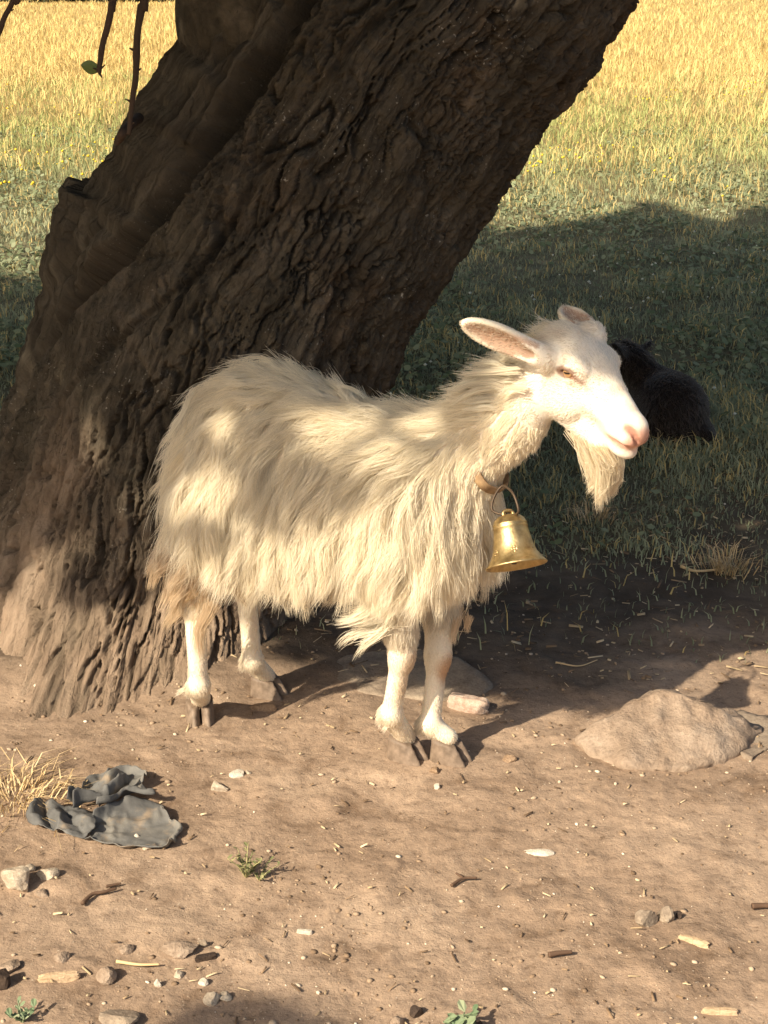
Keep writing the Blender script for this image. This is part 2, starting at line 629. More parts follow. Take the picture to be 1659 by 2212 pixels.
    stri = stri * 1.5 - 0.026 * wl1 + 0.006 * fbm(p3(u * 90, SS * 20, 1), 3, 64)
    disp = bark * (1 - wood) + stri * wood + rough_edge * 0.6 - split - split2
    # hollow below the left limb at the top
    hol = np.exp(-((TH + 0.15) / 0.30) ** 2 - ((zc - 1.62) / 0.20) ** 2)
    disp = disp - 0.13 * hol
    TP = np.repeat(tpar[:, None], nt_, 1)
    stub = sstep(5.4, 6.4, TP + 0.1 * np.sin(TH * 30)) * sstep(6.86, 6.80, TP + 0.06 * vnoise(p3(TH * 14, TP * 0, 0), 4)) * sstep(-1.12, -1.22, TH)
    disp = disp + 0.050 * stub + 0.012 * wood * fbm(p3(SS * 30, u * 5, 8), 3, 71)
    r = rad + disp
    fr = np.array([0, -1.0, 0])
    P = C[:, None, :] + (r * np.sin(TH))[..., None] * S[:, None, :] + (r * depth * np.cos(TH))[..., None] * fr
    V = P.reshape(-1, 3) - TO
    idx = np.arange(nrow * nt_).reshape(nrow, nt_)
    nx = np.roll(idx, -1, 1)
    f = np.stack([idx[:-1], nx[:-1], nx[1:], idx[1:]], -1).reshape(-1, 4)
    me = mesh_from('trunk', V, f)
    vfloat(me, 'bare_wood', wood.ravel())
    zz = P[..., 2]
    dn = fbm(p3(P[..., 0].ravel() * 4, P[..., 1].ravel() * 4, P[..., 2].ravel() * 4), 4, 91).reshape(zz.shape)
    dust = sstep(0.46, 0.04, zz + 0.34 * dn) * 0.88 * (1 - 0.5 * np.clip(line1 + 0.6 * crack1, 0, 1))
    vfloat(me, 'dust', dust.ravel())
    uvl = me.uv_layers.new(name='bark')
    li = np.empty(len(me.loops), np.int32)
    me.loops.foreach_get('vertex_index', li)
    UV = np.stack([tw.ravel(), (SS + 0.2 * tw).ravel()], -1)[li]
    uvl.data.foreach_set('uv', UV.astype(np.float32).ravel())
    link('trunk', me, BARK, TREE)


build_trunk()


def limb(name, pts, rads, n=20, seed=1):
    P = catmull(pts, 60)
    r = np.interp(np.linspace(0, 1, 60), np.linspace(0, 1, len(rads)), rads)
    V, Fc = tube_arrays(P, r, n)
    V = np.array(V)
    V = V + 0.10 * np.repeat(r, n)[:, None] * np.stack([fbm(V * 6, 3, seed), fbm(V * 6 + 9, 3, seed), fbm(V * 6 + 19, 3, seed)], -1)
    me = mesh_from(name, V - TO, Fc)
    vfloat(me, 'bare_wood', np.zeros(len(V)))
    vfloat(me, 'dust', np.zeros(len(V)))
    uvl = me.uv_layers.new(name='bark')
    UV = []
    for lp in me.loops:
        i = lp.vertex_index
        UV += [(i % n) * 0.03, (i // n) * 0.05]
    uvl.data.foreach_set('uv', UV)
    return link(name, me, BARK, TREE)


limb('limb', [at_y(600, 260, TY + 0.05), at_y(570, 60, TY - 0.03), at_y(500, -190, TY - 0.02), (-0.75, 3.6, 2.1), (-1.6, 3.2, 2.7), (-3.0, 2.4, 3.5), (-4.6, 1.6, 4.2)],
     [0.10, 0.20, 0.19, 0.15, 0.12, 0.09, 0.04], seed=2)
limb('limb', [(1.45, 3.8, 2.35), (1.9, 3.7, 3.0), (2.0, 3.2, 3.8), (1.6, 2.6, 4.6)], [0.36, 0.22, 0.14, 0.05], seed=3)
limb('limb', [(1.3, 3.85, 2.3), (0.9, 4.3, 3.2), (-0.4, 4.6, 4.0), (-2.2, 4.6, 4.8)], [0.30, 0.2, 0.13, 0.04], seed=4)
limb('limb', [(-4.6, 1.6, 4.2), (-5.0, 0.0, 3.7), (-4.2, -1.4, 3.1), (-3.3, -1.3, 2.8), (-2.85, -0.9, 2.65)], [0.05, 0.045, 0.035, 0.025, 0.012], n=12, seed=5)
limb('limb', [(-3.0, 2.4, 3.5), (-4.2, 3.2, 4.2), (-5.6, 3.6, 4.7)], [0.08, 0.06, 0.02], n=12, seed=6)

# ------------------------------------------------------------------ crown (overhead, throws the shade and the dapples)


def in_poly(P, poly):
    x, y = P[:, 0], P[:, 1]
    c = np.zeros(len(P), bool)
    n = len(poly)
    for i in range(n):
        x1, y1 = poly[i]
        x2, y2 = poly[(i + 1) % n]
        cond = ((y1 > y) != (y2 > y)) & (x < (x2 - x1) * (y - y1) / (y2 - y1 + 1e-15) + x1)
        c ^= cond
    return c


def sun_poly(pts, fn):
    return sun_ab(np.array([fn(*p) for p in pts]))


def blob(px, py, rx, ry, n=12):
    return [(px + rx * math.cos(2 * PI * k / n), py + ry * math.sin(2 * PI * k / n)) for k in range(n)]


ground_fn = lambda x, y: at_z(x, y)
trunk_fn = lambda x, y: at_y(x, y, 3.46)
foot_fn = lambda x, y: at_y(x, y, float(np.interp(y, [900, 1100, 1250, 1380, 1500], [3.47, 3.40, 3.33, 3.25, 3.10])))
flank_fn = lambda x, y: goat_world(x, y, -0.15)
face_fn = lambda x, y: goat_world(x, y, -0.06)

GAPS = [
    sun_poly([(-900, 1400), (0, 1430), (300, 1500), (600, 1505), (770, 1500), (815, 1452), (880, 1452), (920, 1495), (1060, 1500), (1300, 1530), (1380, 1490), (1560, 1500), (1660, 1500), (2300, 1480), (2300, 3200), (-900, 3200)], ground_fn),
    sun_poly([(-300, 1235), (40, 1250), (110, 1300), (180, 1360), (240, 1320), (330, 1300), (420, 1300), (500, 1370), (520, 1560), (-300, 1560)], foot_fn),
    sun_poly([(995, 900), (1040, 810), (1110, 780), (1165, 748), (1225, 760), (1320, 790), (1345, 780), (1420, 900), (1430, 1000), (1350, 1130),
              (1240, 1110), (1200, 1040), (1190, 1250), (1100, 1330), (960, 1340), (1030, 1480), (1030, 1700), (780, 1700), (740, 1420), (640, 1340), (500, 1260),
              (560, 1190), (690, 1195), (800, 1150), (855, 1080), (900, 985), (950, 935)], flank_fn),
    sun_poly([(380, 1330), (480, 1330), (480, 1600), (380, 1600)], flank_fn),
    sun_poly(blob(655, 893, 52, 50), flank_fn), sun_poly(blob(690, 850, 45, 28), flank_fn), sun_poly(blob(462, 925, 32, 44), flank_fn),
    sun_poly(blob(552, 965, 17, 14), flank_fn), sun_poly(blob(490, 1085, 36, 62), flank_fn), sun_poly(blob(430, 1105, 22, 50), flank_fn),
    sun_poly(blob(190, 885, 26, 26), foot_fn), sun_poly(blob(195, 962, 30, 38), foot_fn), sun_poly(blob(285, 1085, 34, 26), foot_fn),
    sun_poly(blob(20, 1190, 90, 26), foot_fn), sun_poly(blob(320, 1205, 40, 22), foot_fn), sun_poly(blob(160, 1150, 26, 24), foot_fn),
    sun_poly(blob(1425, 1400, 60, 13), ground_fn), sun_poly(blob(1510, 1365, 50, 9), ground_fn), sun_poly(blob(1620, 1418, 45, 9), ground_fn),
    sun_poly([(980, 720), (1010, 690), (1090, 730), (1160, 780), (1120, 810), (1040, 770)], lambda x, y: goat_world(x, y, -0.10)),
]
SHADES = [sun_poly([(-1500, 1350), (0, 1380), (300, 1440), (600, 1440), (1000, 1450), (1300, 1500), (1660, 1470), (2400, 1440),
                    (2600, 480), (1760, 455), (1659, 462), (1560, 470), (1470, 455), (1420, 432), (1375, 452), (1300, 468), (1180, 490), (1060, 525), (1000, 500),
                    (860, 590), (500, 600), (80, 610), (-150, 600), (-900, 640), (-2200, 800)], ground_fn),
          sun_poly([(-300, 1450), (-60, 900), (80, 520), (250, 250), (380, 0), (420, -260), (1700, -260), (1400, 40), (1100, 440), (800, 1050), (700, 1450)], trunk_fn),
          sun_poly([(300, 1300), (300, 860), (500, 740), (720, 770), (900, 850), (1020, 820), (1180, 690), (1330, 660), (1380, 780), (1000, 1150), (700, 1330)], flank_fn)]
FORE = sun_poly(blob(535, 2236, 215, 98, 20), ground_fn)


def build_crown():
    lo = np.min([s.min(0) for s in SHADES], 0)
    hi = np.max([s.max(0) for s in SHADES], 0)
    n = 190000
    ab = lo + RNG.random((n, 2)) * (hi - lo)
    ok = np.zeros(n, bool)
    for s in SHADES:
        wob = np.stack([vnoise(np.c_[ab * 2.6, np.zeros(n)], 61), vnoise(np.c_[ab * 2.6, np.zeros(n) + 5], 62)], -1) * 0.22
        ok |= in_poly(ab + wob, s)
    ab = ab[ok]
    ab2 = FORE.min(0) + RNG.random((2600, 2)) * (FORE.max(0) - FORE.min(0))
    ab2 = ab2[in_poly(ab2, FORE)]
    nf = len(ab2)
    ab = np.concatenate([ab, ab2])
    n = len(ab)
    # height of each leaf: layered clumps
    hz = 2.35 + 2.4 * RNG.random(n) ** 1.3 + 0.5 * vnoise(np.c_[ab * 1.2, np.zeros(n)], 5)
    hz[-nf:] = 2.3 + 0.7 * RNG.random(nf)
    hz = np.clip(hz, 1.95, 5.6)
    r2 = math.sqrt(0.5)
    dif = ab[:, 0] / r2
    sm = (ab[:, 1] - hz * math.cos(SUN_EL)) / (r2 * math.sin(SUN_EL))
    ctr = np.stack([(sm + dif) / 2, (sm - dif) / 2, hz], -1)
    # extra foliage above the leaning side, its shade falls off to the right
    ex = np.array([2.2, 3.4, 4.6]) + RNG.normal(size=(5200, 3)) * np.array([1.0, 0.9, 0.6])
    ex = ex[(ex[:, 2] > 3.2)]
    ctr = np.concatenate([ctr, ex])
    n = len(ctr)
    L = 0.036 + 0.022 * RNG.random(n)
    Wd = L * (0.50 + 0.15 * RNG.random(n))
    d = RNG.normal(size=(n, 3))
    d[:, 2] -= 0.5
    d /= np.linalg.norm(d, axis=1)[:, None]
    e = RNG.normal(size=(n, 3))
    e -= d * (e * d).sum(1)[:, None]
    e /= np.linalg.norm(e, axis=1)[:, None]
    nn = np.cross(d, e)
    b0 = ctr - d * L[:, None]
    b1 = ctr + d * L[:, None]
    s0 = ctr + e * Wd[:, None] - d * (0.15 * L)[:, None] + nn * (0.12 * L)[:, None]
    s1 = ctr - e * Wd[:, None] - d * (0.15 * L)[:, None] + nn * (0.12 * L)[:, None]
    bad = np.zeros(n, bool)
    for q in (ctr, b0, b1, s0, s1):
        qa = sun_ab(q)
        for k, g in enumerate(GAPS):
            h = in_poly(qa, g)
            if k == 0:
                h &= ~in_poly(qa, FORE)
            bad |= h
    # leaves cut away so that the sun falls in the outlined patches
    k = ~bad
    b0, b1, s0, s1 = b0[k], b1[k], s0[k], s1[k]
    n = len(b0)
    V = np.stack([b0, s0, b1, s1], 1).reshape(-1, 3) - TO
    i = np.arange(n)[:, None] * 4
    f = np.concatenate([i + np.array([[0, 1, 2]]), i + np.array([[0, 2, 3]])], 0)
    me = mesh_from('crown', V, f, smooth=False)
    me.validate()
    m, nt, out = new_mat('leaves')
    b = bsdf(nt, out, 0.5, spec=0.3)
    gi = nt.nodes.new('ShaderNodeNewGeometry')
    r = ramp(nt, gi.outputs['Random Per Island'], [(0, (0.045, 0.075, 0.018)), (0.5, (0.075, 0.11, 0.028)), (1, (0.12, 0.13, 0.04))])
    nt.links.new(r.outputs[0], b.inputs['Base Color'])
    o = link('crown', me, m, TREE)
    print('crown leaves', n)


build_crown()

# hanging twigs at the top left
TWIG_MAT, _nt, _o = new_mat('twig_bark')
_b = bsdf(_nt, _o, 0.85, (0.062, 0.040, 0.026))
_n = noise_tex(_nt, 90.0, 4, 0.6, obj_co(_nt))
_nt.links.new(bump(_nt, _n.outputs[0], 0.8, 0.003), _b.inputs['Normal'])
LEAF_MAT, _nt, _o = new_mat('leaf_green')
_b = bsdf(_nt, _o, 0.45, (0.085, 0.125, 0.030), spec=0.4)


def leaf_mesh(name, L, Wd, seed=0):
    rows = 9
    V, Fc = [], []
    for i in range(rows):
        t = i / (rows - 1)
        w = Wd * math.sin(PI * min(1, t * 0.96 + 0.02)) ** 0.75
        for j, s in enumerate((-1, -0.5, 0, 0.5, 1)):
            V.append((t * L, s * w, 0.18 * Wd * abs(s) + 0.15 * L * t * t))
    for i in range(rows - 1):
        for j in range(4):
            a = i * 5 + j
            Fc.append((a, a + 5, a + 6, a + 1))
    return mesh_from(name, V, Fc)


def twig(pix, Y, r0, r1, top, stubs=()):
    pts = [np.array(top)] + [at_y(x, y, Y) for x, y in pix]
    P = catmull(pts, 46)
    P = P + 0.004 * np.stack([fbm(P * 14, 3, 3), fbm(P * 14 + 5, 3, 3), fbm(P * 14 + 8, 3, 3)], -1)
    r = np.linspace(r0, r1, 46) * (1 + 0.22 * fbm(P * 40, 2, 6))
    V, Fc = tube_arrays(P, r, 10)
    V = list(V)
    Fc = list(Fc)
    for k, dx, dz in stubs:
        v2, f2 = tube_arrays([P[k], P[k] + np.array([dx, 0, dz]) * 0.6, P[k] + np.array([dx, -0.004, dz])], [r[k] * 0.55, r[k] * 0.4, r[k] * 0.22], 6)
        o = len(V)
        V += v2
        Fc += [tuple(i + o for i in q) for q in f2]
    o = link('twig', mesh_from('twig', np.array(V) - TO, Fc), TWIG_MAT, TREE)
    return o, P


tw1, P1 = twig([(246, -60), (240, 10), (231, 60), (220, 110), (215, 157)], 2.95, 0.0068, 0.0052, at_y(290, -950, 2.90), [(44, -0.010, 0.004), (44, 0.012, 0.010), (45, 0.006, -0.008)])
tw2, P2 = twig([(316, -60), (306, 10), (295, 80), (293, 150), (288, 205), (281, 262), (277, 290)], 3.05, 0.0085, 0.0045, at_y(372, -950, 3.05), [(22, -0.012, 0.006), (26, 0.010, 0.004), (34, -0.012, 0.007), (40, 0.010, 0.005)])
tw3, P3 = twig([(50, -80), (24, 4), (10, 34), (-6, 78), (-40, 130)], 2.9, 0.006, 0.004, at_y(150, -900, 2.85), [(24, 0.012, 0.004)])
tw4, P4 = twig([(268, 282), (258, 300), (249, 311)], 3.35, 0.012, 0.006, at_y(300, 255, 3.6))
lf = link('leaf', leaf_mesh('leaf', 0.036, 0.013), LEAF_MAT, tw1)
lf.location = Vector(at_y(216, 150, 2.95) - TO)
lf.rotation_euler = (math.radians(75), math.radians(-8), math.radians(178))

# ------------------------------------------------------------------ implicit surfaces
class Field:
    def __init__(self, lo, hi, h):
        self.o = np.array(lo, float)
        self.h = h
        n = np.ceil((np.array(hi) - self.o) / h).astype(int) + 1
        self.f = np.full(n, 0.5, np.float32)

    def _box(self, lo, hi):
        i0 = np.clip(np.floor((np.array(lo) - self.o) / self.h).astype(int), 0, np.array(self.f.shape))
        i1 = np.clip(np.ceil((np.array(hi) - self.o) / self.h).astype(int) + 1, 0, np.array(self.f.shape))
        ax = [self.o[k] + np.arange(i0[k], i1[k]) * self.h for k in range(3)]
        return tuple(slice(i0[k], i1[k]) for k in range(3)), ax

    def put(self, fn, lo, hi, k=0.02, sub=False):
        m = 0.035 + k
        sl, ax = self._box(np.array(lo) - m, np.array(hi) + m)
        X = ax[0][:, None, None]
        Y = ax[1][None, :, None]
        Z = ax[2][None, None, :]
        d = fn(X, Y, Z)
        a = self.f[sl]
        if sub:
            d = -d
            hh = np.clip(0.5 - 0.5 * (d - a) / k, 0, 1)
            self.f[sl] = d * (1 - 0) * (1 - hh) * 0 + (a * hh + d * (1 - hh)) + k * hh * (1 - hh)
        else:
            hh = np.clip(0.5 + 0.5 * (d - a) / k, 0, 1)
            self.f[sl] = d * (1 - hh) + a * hh - k * hh * (1 - hh)

    def cone(self, a, b, r1, r2, k=0.02, sy=1.0, sub=False):
        a, b = np.array(a, float), np.array(b, float)
        ba = b - a
        bb = ba @ ba

        def fn(X, Y, Z):
            dx, dy, dz = X - a[0], Y - a[1], Z - a[2]
            t = np.clip((dx * ba[0] + dy * ba[1] + dz * ba[2]) / bb, 0, 1)
            qx, qy, qz = dx - ba[0] * t, (dy - ba[1] * t) / sy, dz - ba[2] * t
            return np.sqrt(qx * qx + qy * qy + qz * qz) - (r1 + (r2 - r1) * t)
        r = max(r1, r2) * max(1, sy)
        self.put(fn, np.minimum(a, b) - r, np.maximum(a, b) + r, k, sub)

    def ell(self, c, r, k=0.02, M=None, sub=False):
        c, r = np.array(c, float), np.array(r, float)
        M = np.eye(3) if M is None else np.array(M, float)      # rows are the local axes

        def fn(X, Y, Z):
            dx, dy, dz = X - c[0], Y - c[1], Z - c[2]
            q = [(M[i, 0] * dx + M[i, 1] * dy + M[i, 2] * dz) for i in range(3)]
            k0 = np.sqrt((q[0] / r[0]) ** 2 + (q[1] / r[1]) ** 2 + (q[2] / r[2]) ** 2)
            k1 = np.sqrt((q[0] / r[0] ** 2) ** 2 + (q[1] / r[1] ** 2) ** 2 + (q[2] / r[2] ** 2) ** 2) + 1e-9
            return k0 * (k0 - 1) / k1
        e = np.sqrt((M.T ** 2) @ (r ** 2))
        self.put(fn, c - e, c + e, k, sub)

    def sample(self, P):
        q = (P - self.o) / self.h
        q = np.clip(q, 0, np.array(self.f.shape) - 1.001)
        i = q.astype(int)
        f = q - i
        r = 0
        for dx in (0, 1):
            for dy in (0, 1):
                for dz in (0, 1):
                    w = (f[:, 0] if dx else 1 - f[:, 0]) * (f[:, 1] if dy else 1 - f[:, 1]) * (f[:, 2] if dz else 1 - f[:, 2])
                    r = r + w * self.f[i[:, 0] + dx, i[:, 1] + dy, i[:, 2] + dz]
        return r

    def grad(self, P):
        e = self.h
        g = np.stack([self.sample(P + np.eye(3)[k] * e) - self.sample(P - np.eye(3)[k] * e) for k in range(3)], -1)
        return g / (np.linalg.norm(g, axis=1)[:, None] + 1e-9)

    def mesh(self):
        f = self.f
        s = f < 0
        c = s[:-1, :-1, :-1].astype(np.int8)
        tot = sum(s[dx:f.shape[0] - 1 + dx, dy:f.shape[1] - 1 + dy, dz:f.shape[2] - 1 + dz].astype(np.int8)
                  for dx in (0, 1) for dy in (0, 1) for dz in (0, 1))
        mask = (tot > 0) & (tot < 8)
        ci = np.argwhere(mask)
        idx = np.full(mask.shape, -1, np.int64)
        idx[mask] = np.arange(len(ci))
        acc = np.zeros((len(ci), 3))
        num = np.zeros(len(ci))
        cor = [np.array([x, y, z]) for x in (0, 1) for y in (0, 1) for z in (0, 1)]
        for a in cor:
            for ax in range(3):
                if a[ax]:
                    continue
                b = a.copy()
                b[ax] = 1
                ia, ib = ci + a, ci + b
                fa = f[ia[:, 0], ia[:, 1], ia[:, 2]]
                fb = f[ib[:, 0], ib[:, 1], ib[:, 2]]
                cr = (fa < 0) != (fb < 0)
                t = np.where(cr, fa / np.where(cr, fa - fb, 1), 0)
                acc += cr[:, None] * (a + (b - a) * t[:, None])
                num += cr
        V = (ci + acc / num[:, None]) * self.h + self.o
        quads = []
        for ax in range(3):
            a1, a2 = (ax + 1) % 3, (ax + 2) % 3
            s0 = [slice(None)] * 3
            s1 = [slice(None)] * 3
            s0[ax] = slice(0, -1)
            s1[ax] = slice(1, None)
            A, B = s[tuple(s0)], s[tuple(s1)]
            e = np.argwhere(A != B)
            ok = (e[:, a1] > 0) & (e[:, a2] > 0) & (e[:, a1] < f.shape[a1] - 1) & (e[:, a2] < f.shape[a2] - 1)
            e = e[ok]
            inside = A[e[:, 0], e[:, 1], e[:, 2]]

            def cell(d1, d2):
                q = e.copy()
                q[:, a1] += d1
                q[:, a2] += d2
                return idx[q[:, 0], q[:, 1], q[:, 2]]
            q = np.stack([cell(-1, -1), cell(0, -1), cell(0, 0), cell(-1, 0)], -1)
            q[~inside] = q[~inside][:, ::-1]
            quads.append(q)
        return V, np.concatenate(quads)


def nrm(v):
    v = np.asarray(v, float)
    return v / np.linalg.norm(v)


# ------------------------------------------------------------------ the white goat
GOAT = empty('white_goat', tuple(GO), G_YAW)
tag(GOAT, 'long-haired cream white goat standing sideways in front of the leaning trunk', 'goat')

HYAW, HPIT = math.radians(-22.0), math.radians(30.0)
HA = np.array([math.cos(HYAW) * math.cos(HPIT), math.sin(HYAW) * math.cos(HPIT), -math.sin(HPIT)])     # along the face
HLAT = np.array([-math.sin(HYAW), math.cos(HYAW), 0])                                             # to the goat's left (far)
HU = np.cross(HA, HLAT)
HC = gp(1225, 803, -0.062) + 0.054 * HLAT
HM = np.stack([HA, HLAT, HU])


def hd(a, l, u):
    return HC + a * HA + l * HLAT + u * HU


def head_co(P):
    q = (P - HC) @ HM.T
    return q


HAH = np.array([math.cos(HYAW), math.sin(HYAW), 0])
_ex = nrm(HAH - 0.12 * np.array([0, 0, 1.0]))
_ez = np.cross(_ex, HLAT)
EM = np.stack([_ex, HLAT, _ez])


def he(x, l, z):
    return HC + x * _ex + l * HLAT + z * _ez - 0.002 * HU


hoof_loc = [to_goat((x, y, 0)) for x, y in HOOF_XY]
EAR_N = (gp(1170, 768, -0.052), gp(1004, 698, -0.125))
EAR_F = (hd(-0.050, 0.044, 0.026), hd(-0.050, 0.044, 0.026) + 0.125 * nrm(np.array([-0.60, 0.72, 0.16])))
EAR_FACE_N = nrm(np.array([0.15, -1.0, -0.30]))
EAR_FACE_F = nrm(np.array([0.14, -0.32, 0.9]))


def build_goat_field():
    F = Field((-0.40, -0.24, -0.02), (0.76, 0.27, 1.02), 0.004)
    # torso
    F.ell((-0.128, 0, 0.580), (0.112, 0.118, 0.160), 0.05)
    F.ell((-0.08, 0, 0.60), (0.17, 0.120, 0.160), 0.06)
    F.ell((0.02, 0, 0.545), (0.24, 0.140, 0.170), 0.06)
    F.ell((0.02, 0, 0.49), (0.20, 0.145, 0.120), 0.06)
    F.ell((0.20, 0, 0.560), (0.155, 0.115, 0.147), 0.06)
    F.ell((0.205, 0, 0.640), (0.085, 0.055, 0.056), 0.05)
    F.ell((0.290, 0, 0.50), (0.060, 0.078, 0.110), 0.05)
    for s in (-1, 1):
        F.ell((0.235, s * 0.088, 0.53), (0.075, 0.052, 0.135), 0.05)
        F.ell((-0.158, s * 0.078, 0.52), (0.086, 0.058, 0.150), 0.05)
    # neck
    F.cone((0.268, 0, 0.618), gp(1094, 902, 0), 0.086, 0.066, 0.045, sy=0.80)
    F.cone(gp(1094, 902, 0), hd(-0.060, 0, -0.034), 0.068, 0.050, 0.03, sy=0.82)
    # front legs
    kN, fN = gp(868, 1415, -0.075), gp(846, 1540, -0.06)
    kF, fF = gp(946, 1418, 0.03), gp(930, 1562, 0.012)
    for (kn, fe, ho, s) in ((kN, fN, hoof_loc[0], -1), (kF, fF, hoof_loc[1], 1)):
        el = np.array([0.205 if s < 0 else 0.235, s * 0.083, 0.395])
        F.cone((0.245, s * 0.085, 0.50), el, 0.066, 0.044, 0.04)
        F.cone(el, kn + np.array([0, 0, 0.02]), 0.044, 0.0255, 0.02)
        F.ell(kn, (0.0265, 0.0235, 0.034), 0.012)
        F.cone(kn, fe, 0.0205, 0.0182, 0.014)
        F.ell(fe, (0.0190, 0.0185, 0.024), 0.012)
        F.cone(fe, ho + np.array([0.004, 0, 0.046]), 0.0185, 0.0195, 0.010)
        F.cone(fe + np.array([-0.012, 0, 0]), fe + np.array([-0.022, 0, -0.012]), 0.012, 0.007, 0.01)
    # hind legs
    hkN, feN = gp(418, 1285, -0.105), gp(430, 1480, -0.105)
    hkF, feF = gp(530, 1262, 0.085), gp(546, 1425, 0.085)
    for (hk, fe, ho, s) in ((hkN, feN, hoof_loc[2], -1), (hkF, feF, hoof_loc[3], 1)):
        st = np.array([-0.125, s * 0.095, 0.43])
        F.cone((-0.160, s * 0.082, 0.53), st, 0.078, 0.058, 0.04)
        F.cone(st, hk + np.array([0.004, 0, 0.03]), 0.060, 0.028, 0.03)
        F.ell(hk, (0.032, 0.022, 0.038), 0.018)
        F.cone(hk, fe, 0.0212, 0.0188, 0.014)
        F.ell(fe, (0.0195, 0.0188, 0.024), 0.012)
        F.cone(fe, ho + np.array([0.004, 0, 0.046]), 0.0185, 0.0195, 0.010)
        F.cone(fe + np.array([-0.012, 0, 0]), fe + np.array([-0.022, 0, -0.012]), 0.012, 0.007, 0.01)
    # tail
    F.cone((-0.215, 0, 0.655), (-0.248, 0, 0.615), 0.024, 0.016, 0.03)
    # ---- head
    F.ell(hd(-0.045, 0, -0.010), (0.062, 0.054, 0.052), 0.02, HM)
    F.ell(hd(0.000, 0, 0.004), (0.056, 0.053, 0.036), 0.02, HM)
    F.cone(hd(0.020, 0, -0.020), hd(0.126, 0, -0.034), 0.048, 0.033, 0.02, sy=0.88)
    F.cone(hd(0.020, 0, 0.012), hd(0.132, 0, -0.022), 0.024, 0.019, 0.015)
    F.ell(hd(0.142, 0, -0.030), (0.026, 0.030, 0.026), 0.012, HM)
    F.cone(hd(-0.005, 0, -0.082), hd(0.098, 0, -0.080), 0.039, 0.029, 0.02, sy=0.85)
    F.ell(hd(0.136, 0, -0.066), (0.031, 0.026, 0.018), 0.010, HM)
    for s in (-1, 1):
        F.ell(hd(-0.004, s * 0.031, -0.054), (0.056, 0.025, 0.046), 0.014, HM)        # cheek
        F.ell(hd(0.066, s * 0.030, -0.030), (0.046, 0.010, 0.010), 0.012, HM)          # cheek bone
        F.ell(hd(0.004, s * 0.044, 0.019), (0.028, 0.014, 0.012), 0.010, HM)           # brow
        F.ell(hd(0.126, s * 0.018, -0.038), (0.036, 0.017, 0.019), 0.010, HM)          # upper lip
        # eye socket and lids
        F.ell(he(0, s * 0.060, 0), (0.0190, 0.016, 0.0088), 0.004, EM, sub=True)
        F.cone(he(-0.019, s * 0.0525, 0.000), he(0.000, s * 0.0580, 0.0095), 0.0030, 0.0036, 0.004)
        F.cone(he(0.000, s * 0.0580, 0.0095), he(0.020, s * 0.0500, -0.003), 0.0040, 0.0032, 0.004)
        F.cone(he(-0.016, s * 0.0520, -0.008), he(0.014, s * 0.0510, -0.0120), 0.0028, 0.0028, 0.005)
        # nostril
        F.cone(hd(0.140, s * 0.029, -0.013), hd(0.152, s * 0.023, -0.016), 0.0050, 0.0055, 0.003, sub=True)
        F.cone(hd(0.152, s * 0.023, -0.016), hd(0.165, s * 0.011, -0.033), 0.0050, 0.0038, 0.003, sub=True)
        # mouth line
        F.cone(hd(0.106, s * 0.037, -0.056), hd(0.140, s * 0.033, -0.049), 0.0042, 0.0042, 0.003, sub=True)
        F.cone(hd(0.140, s * 0.033, -0.049), hd(0.158, s * 0.022, -0.048), 0.0042, 0.0042, 0.003, sub=True)
        F.cone(hd(0.158, s * 0.022, -0.048), hd(0.170, 0.0, -0.049), 0.0042, 0.0042, 0.003, sub=True)
    # ears
    for (b, t, face) in ((EAR_N[0], EAR_N[1], EAR_FACE_N), (EAR_F[0], EAR_F[1], EAR_FACE_F)):
        ax = nrm(t - b)
        fc = nrm(face - ax * (face @ ax))
        sd = np.cross(fc, ax)
        M = np.stack([ax, sd, fc])
        L = np.linalg.norm(t - b)
        F.cone(b - ax * 0.01, b + ax * 0.04, 0.024, 0.020, 0.015)
        c = b + ax * (0.55 * L)
        F.ell(c, (0.50 * L, 0.0265, 0.016), 0.010, M)
        F.ell(c + fc * 0.013 + ax * 0.012, (0.42 * L, 0.0200, 0.014), 0.005, M, sub=True)
        F.ell(b + ax * 0.032 + fc * 0.02, (0.022, 0.011, 0.014), 0.006, M, sub=True)
    return F, (kN, kF, fN, fF, hkN, hkF, feN, feF)


GFLD, GJ = build_goat_field()
GV, GQ = GFLD.mesh()


def goat_regions(P):
    """rough body part weights from position"""
    h = head_co(P)
    head = sstep(-0.115, -0.075, h[:, 0]) * sstep(-0.150, -0.125, h[:, 2] - 0.35 * np.clip(-h[:, 0], 0, 1)) * (h[:, 0] < 0.3)
    head = head * sstep(0.40, 0.44, P[:, 0])
    return h, head


def dseg(P, a, b):
    a, b = np.asarray(a, float), np.asarray(b, float)
    ba = b - a
    t = np.clip(((P - a) @ ba) / (ba @ ba), 0, 1)
    return np.linalg.norm(P - a - t[:, None] * ba, axis=1), t


